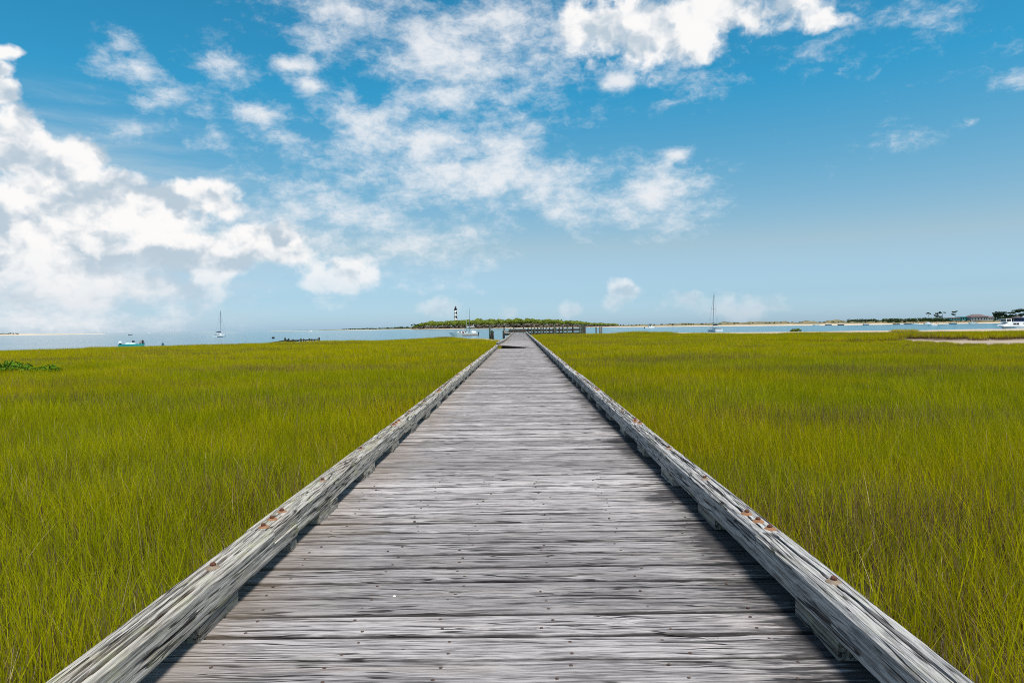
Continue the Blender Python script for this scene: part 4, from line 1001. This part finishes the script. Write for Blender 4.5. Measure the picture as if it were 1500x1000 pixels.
# ------------------------------------------------------------------ lighthouse
lh = tag(empty('lighthouse', (bearing(668) * 1600, 1600, 2.)), 'tall lighthouse painted in black and white diamonds behind the forest', 'lighthouse')
m, t, b = mat('diamond_daymark')
ox, oy, oz = t.sep(t.new('ShaderNodeTexCoord').outputs['Object'])
an = t.math('MULTIPLY', t.math('ARCTAN2', ox, oy), 1 / math.pi)
zz = t.math('DIVIDE', oz, 10.2)
ck = t.math('MODULO', t.math('ABSOLUTE', t.math('ADD', t.math('FLOOR', t.math('MULTIPLY', t.math('ADD', t.math('ADD', an, zz), 8.39), 1.)), t.math('FLOOR', t.math('ADD', t.math('SUBTRACT', an, zz), 8.39)))), 2.)
t.l.new(t.mix(t.math('GREATER_THAN', ck, .5), (.82, .82, .80), (.012, .013, .015)), b.inputs['Base Color']); b.inputs['Roughness'].default_value = .6
MB().lathe([(4.9, 0), (4.6, 4), (4.0, 18), (3.4, 32), (3.0, 42)], n=32).build('tower', m, lh, True)
MB().lathe([(3.0, 42.), (4.0, 43.2), (4.1, 44.), (4.1, 44.2)], n=24).build('gallery', M['black'], lh)
gr = MB()
for k in range(16): gr.tube((4.0 * math.cos(k * math.pi / 8), 4.0 * math.sin(k * math.pi / 8), 44.2), (4.0 * math.cos(k * math.pi / 8), 4.0 * math.sin(k * math.pi / 8), 45.3), .06, n=4)
gr.lathe([(3.95, 45.25), (4.06, 45.25), (4.06, 45.35), (3.95, 45.35)], n=24).build('gallery_rail', M['black'], lh)
MB().lathe([(2.6, 44.2), (2.6, 46.6)], n=16).build('watch_room', M['black'], lh)
MB().lathe([(1.9, 46.6), (1.9, 49.2)], n=12).build('lantern_room', M['glass'], lh)
MB().lathe([(2.3, 49.2), (1.4, 50.4), (.3, 51.2), (.12, 52.5)], n=16).build('lantern_roof', M['black'], lh)
for k, z_ in ((0, 8), (1, 18), (2, 28), (3, 37)): MB().box((0, -(4.9 - z_ * .045) + .1, z_), (.8, .5, 1.5)).build('window', M['glass'], lh)

# ------------------------------------------------------------------ beach houses
def hip_roof(x0, x1, y0, y1, z0, z1, over=.6, ridge=.35):
    cx0, cx1 = x0 + (x1 - x0) * ridge, x1 - (x1 - x0) * ridge; cy = (y0 + y1) / 2; x0 -= over; x1 += over; y0 -= over; y1 += over
    return MB().add([(x0, y0, z0), (x1, y0, z0), (x1, y1, z0), (x0, y1, z0), (cx0, cy, z1), (cx1, cy, z1), (x0, y0, z0 - .2), (x1, y0, z0 - .2), (x1, y1, z0 - .2), (x0, y1, z0 - .2)],
        [(0, 1, 5, 4), (1, 2, 5), (2, 3, 4, 5), (3, 0, 4), (0, 6, 7, 1), (1, 7, 8, 2), (2, 8, 9, 3), (3, 9, 6, 0), (6, 9, 8, 7)])
def house(name, label, px, dist, z, boxes, roofs, stilts, wins):
    r = tag(empty(name, (bearing(px) * dist, dist, z)), label, 'house')
    for (x0, x1, y0, y1, z0, z1, mm) in boxes: MB().box(((x0 + x1) / 2, (y0 + y1) / 2, (z0 + z1) / 2), (x1 - x0, y1 - y0, z1 - z0)).build('wall', M[mm], r)
    for (x0, x1, y0, y1, z0, z1, mm, rg_) in roofs: hip_roof(x0, x1, y0, y1, z0, z1, ridge=rg_).build('roof', M[mm], r)
    for (x_, y_, zt) in stilts: MB().box((x_, y_, zt / 2 - .5), (.35, .35, zt + 1)).build('stilt', M['darkpile'], r)
    for (x_, y_, z_, w_, h_) in wins:
        fr = MB().box((x_, y_, z_), (w_ + .3, .12, h_ + .3)).build('window', M['white'], r); MB().box((x_, y_ - .06, z_), (w_, .1, h_)).build('pane', M['glass'], fr)
    return r
ST = lambda xs_, zt: [(x_, y_, zt) for x_ in xs_ for y_ in (-3.3, 3.3)]
house('beach_house', 'flat-roofed teal house on stilts among the far pines', 1396, 655, 1.6, [(-8, 3, -4, 4, 1.5, 3.7, 'tealwall'), (2.5, 8, -4.5, 3.5, 1.3, 4.6, 'tealwall')], [(-8, 3, -4, 4, 3.8, 4.2, 'roof', .2), (2.5, 8, -4.5, 3.5, 4.7, 4.9, 'tealwall', .3)], ST((-7.5, -3, 2.2, 7.5), 1.5), [(-6, -4.05, 2.7, 1.2, 1.2), (-3, -4.05, 2.7, 1.2, 1.2), (0, -4.05, 2.7, 1.2, 1.2), (4, -4.55, 3.1, 1.4, 1.6)])
house('beach_house', 'long grey beach house with brown hipped roof and white end', 1429, 650, 1.6, [(-11, 5, -5, 4, 1.0, 4.4, 'greywall'), (5.01, 10.5, -4.4, 3.5, .9, 3.4, 'offwhite')], [(-11, 5, -5, 4, 4.5, 7.0, 'roof', .28), (5.7, 10.5, -4.4, 3.5, 3.5, 5.2, 'roof', .3)], ST((-10.5, -6, -1, 4.5, 9.8), 1.0), [(x_, -5.05, 2.8, 1.1, 1.4) for x_ in (-9.3, -6.6, -3.9, -1.2, 1.5, 3.8)] + [(7., -4.45, 2.2, 1., 1.1), (9., -4.45, 2.2, 1., 1.1)])
house('beach_house', 'low building with a pale blue roof behind the houseboat', 1497, 634, 1.6, [(-11, 9, -4, 4, .4, 3.0, 'greywall')], [(-11.5, -4.5, -4, 4, 3.1, 4.6, 'roof', .3), (-4, 9, -4.4, 4.4, 3.05, 5.2, 'paleroof', .35)], ST((-10, 0, 8), .4), [(x_, -4.05, 1.9, 1.2, 1.2) for x_ in (-8.5, -5, -1.5, 2, 5.5)])
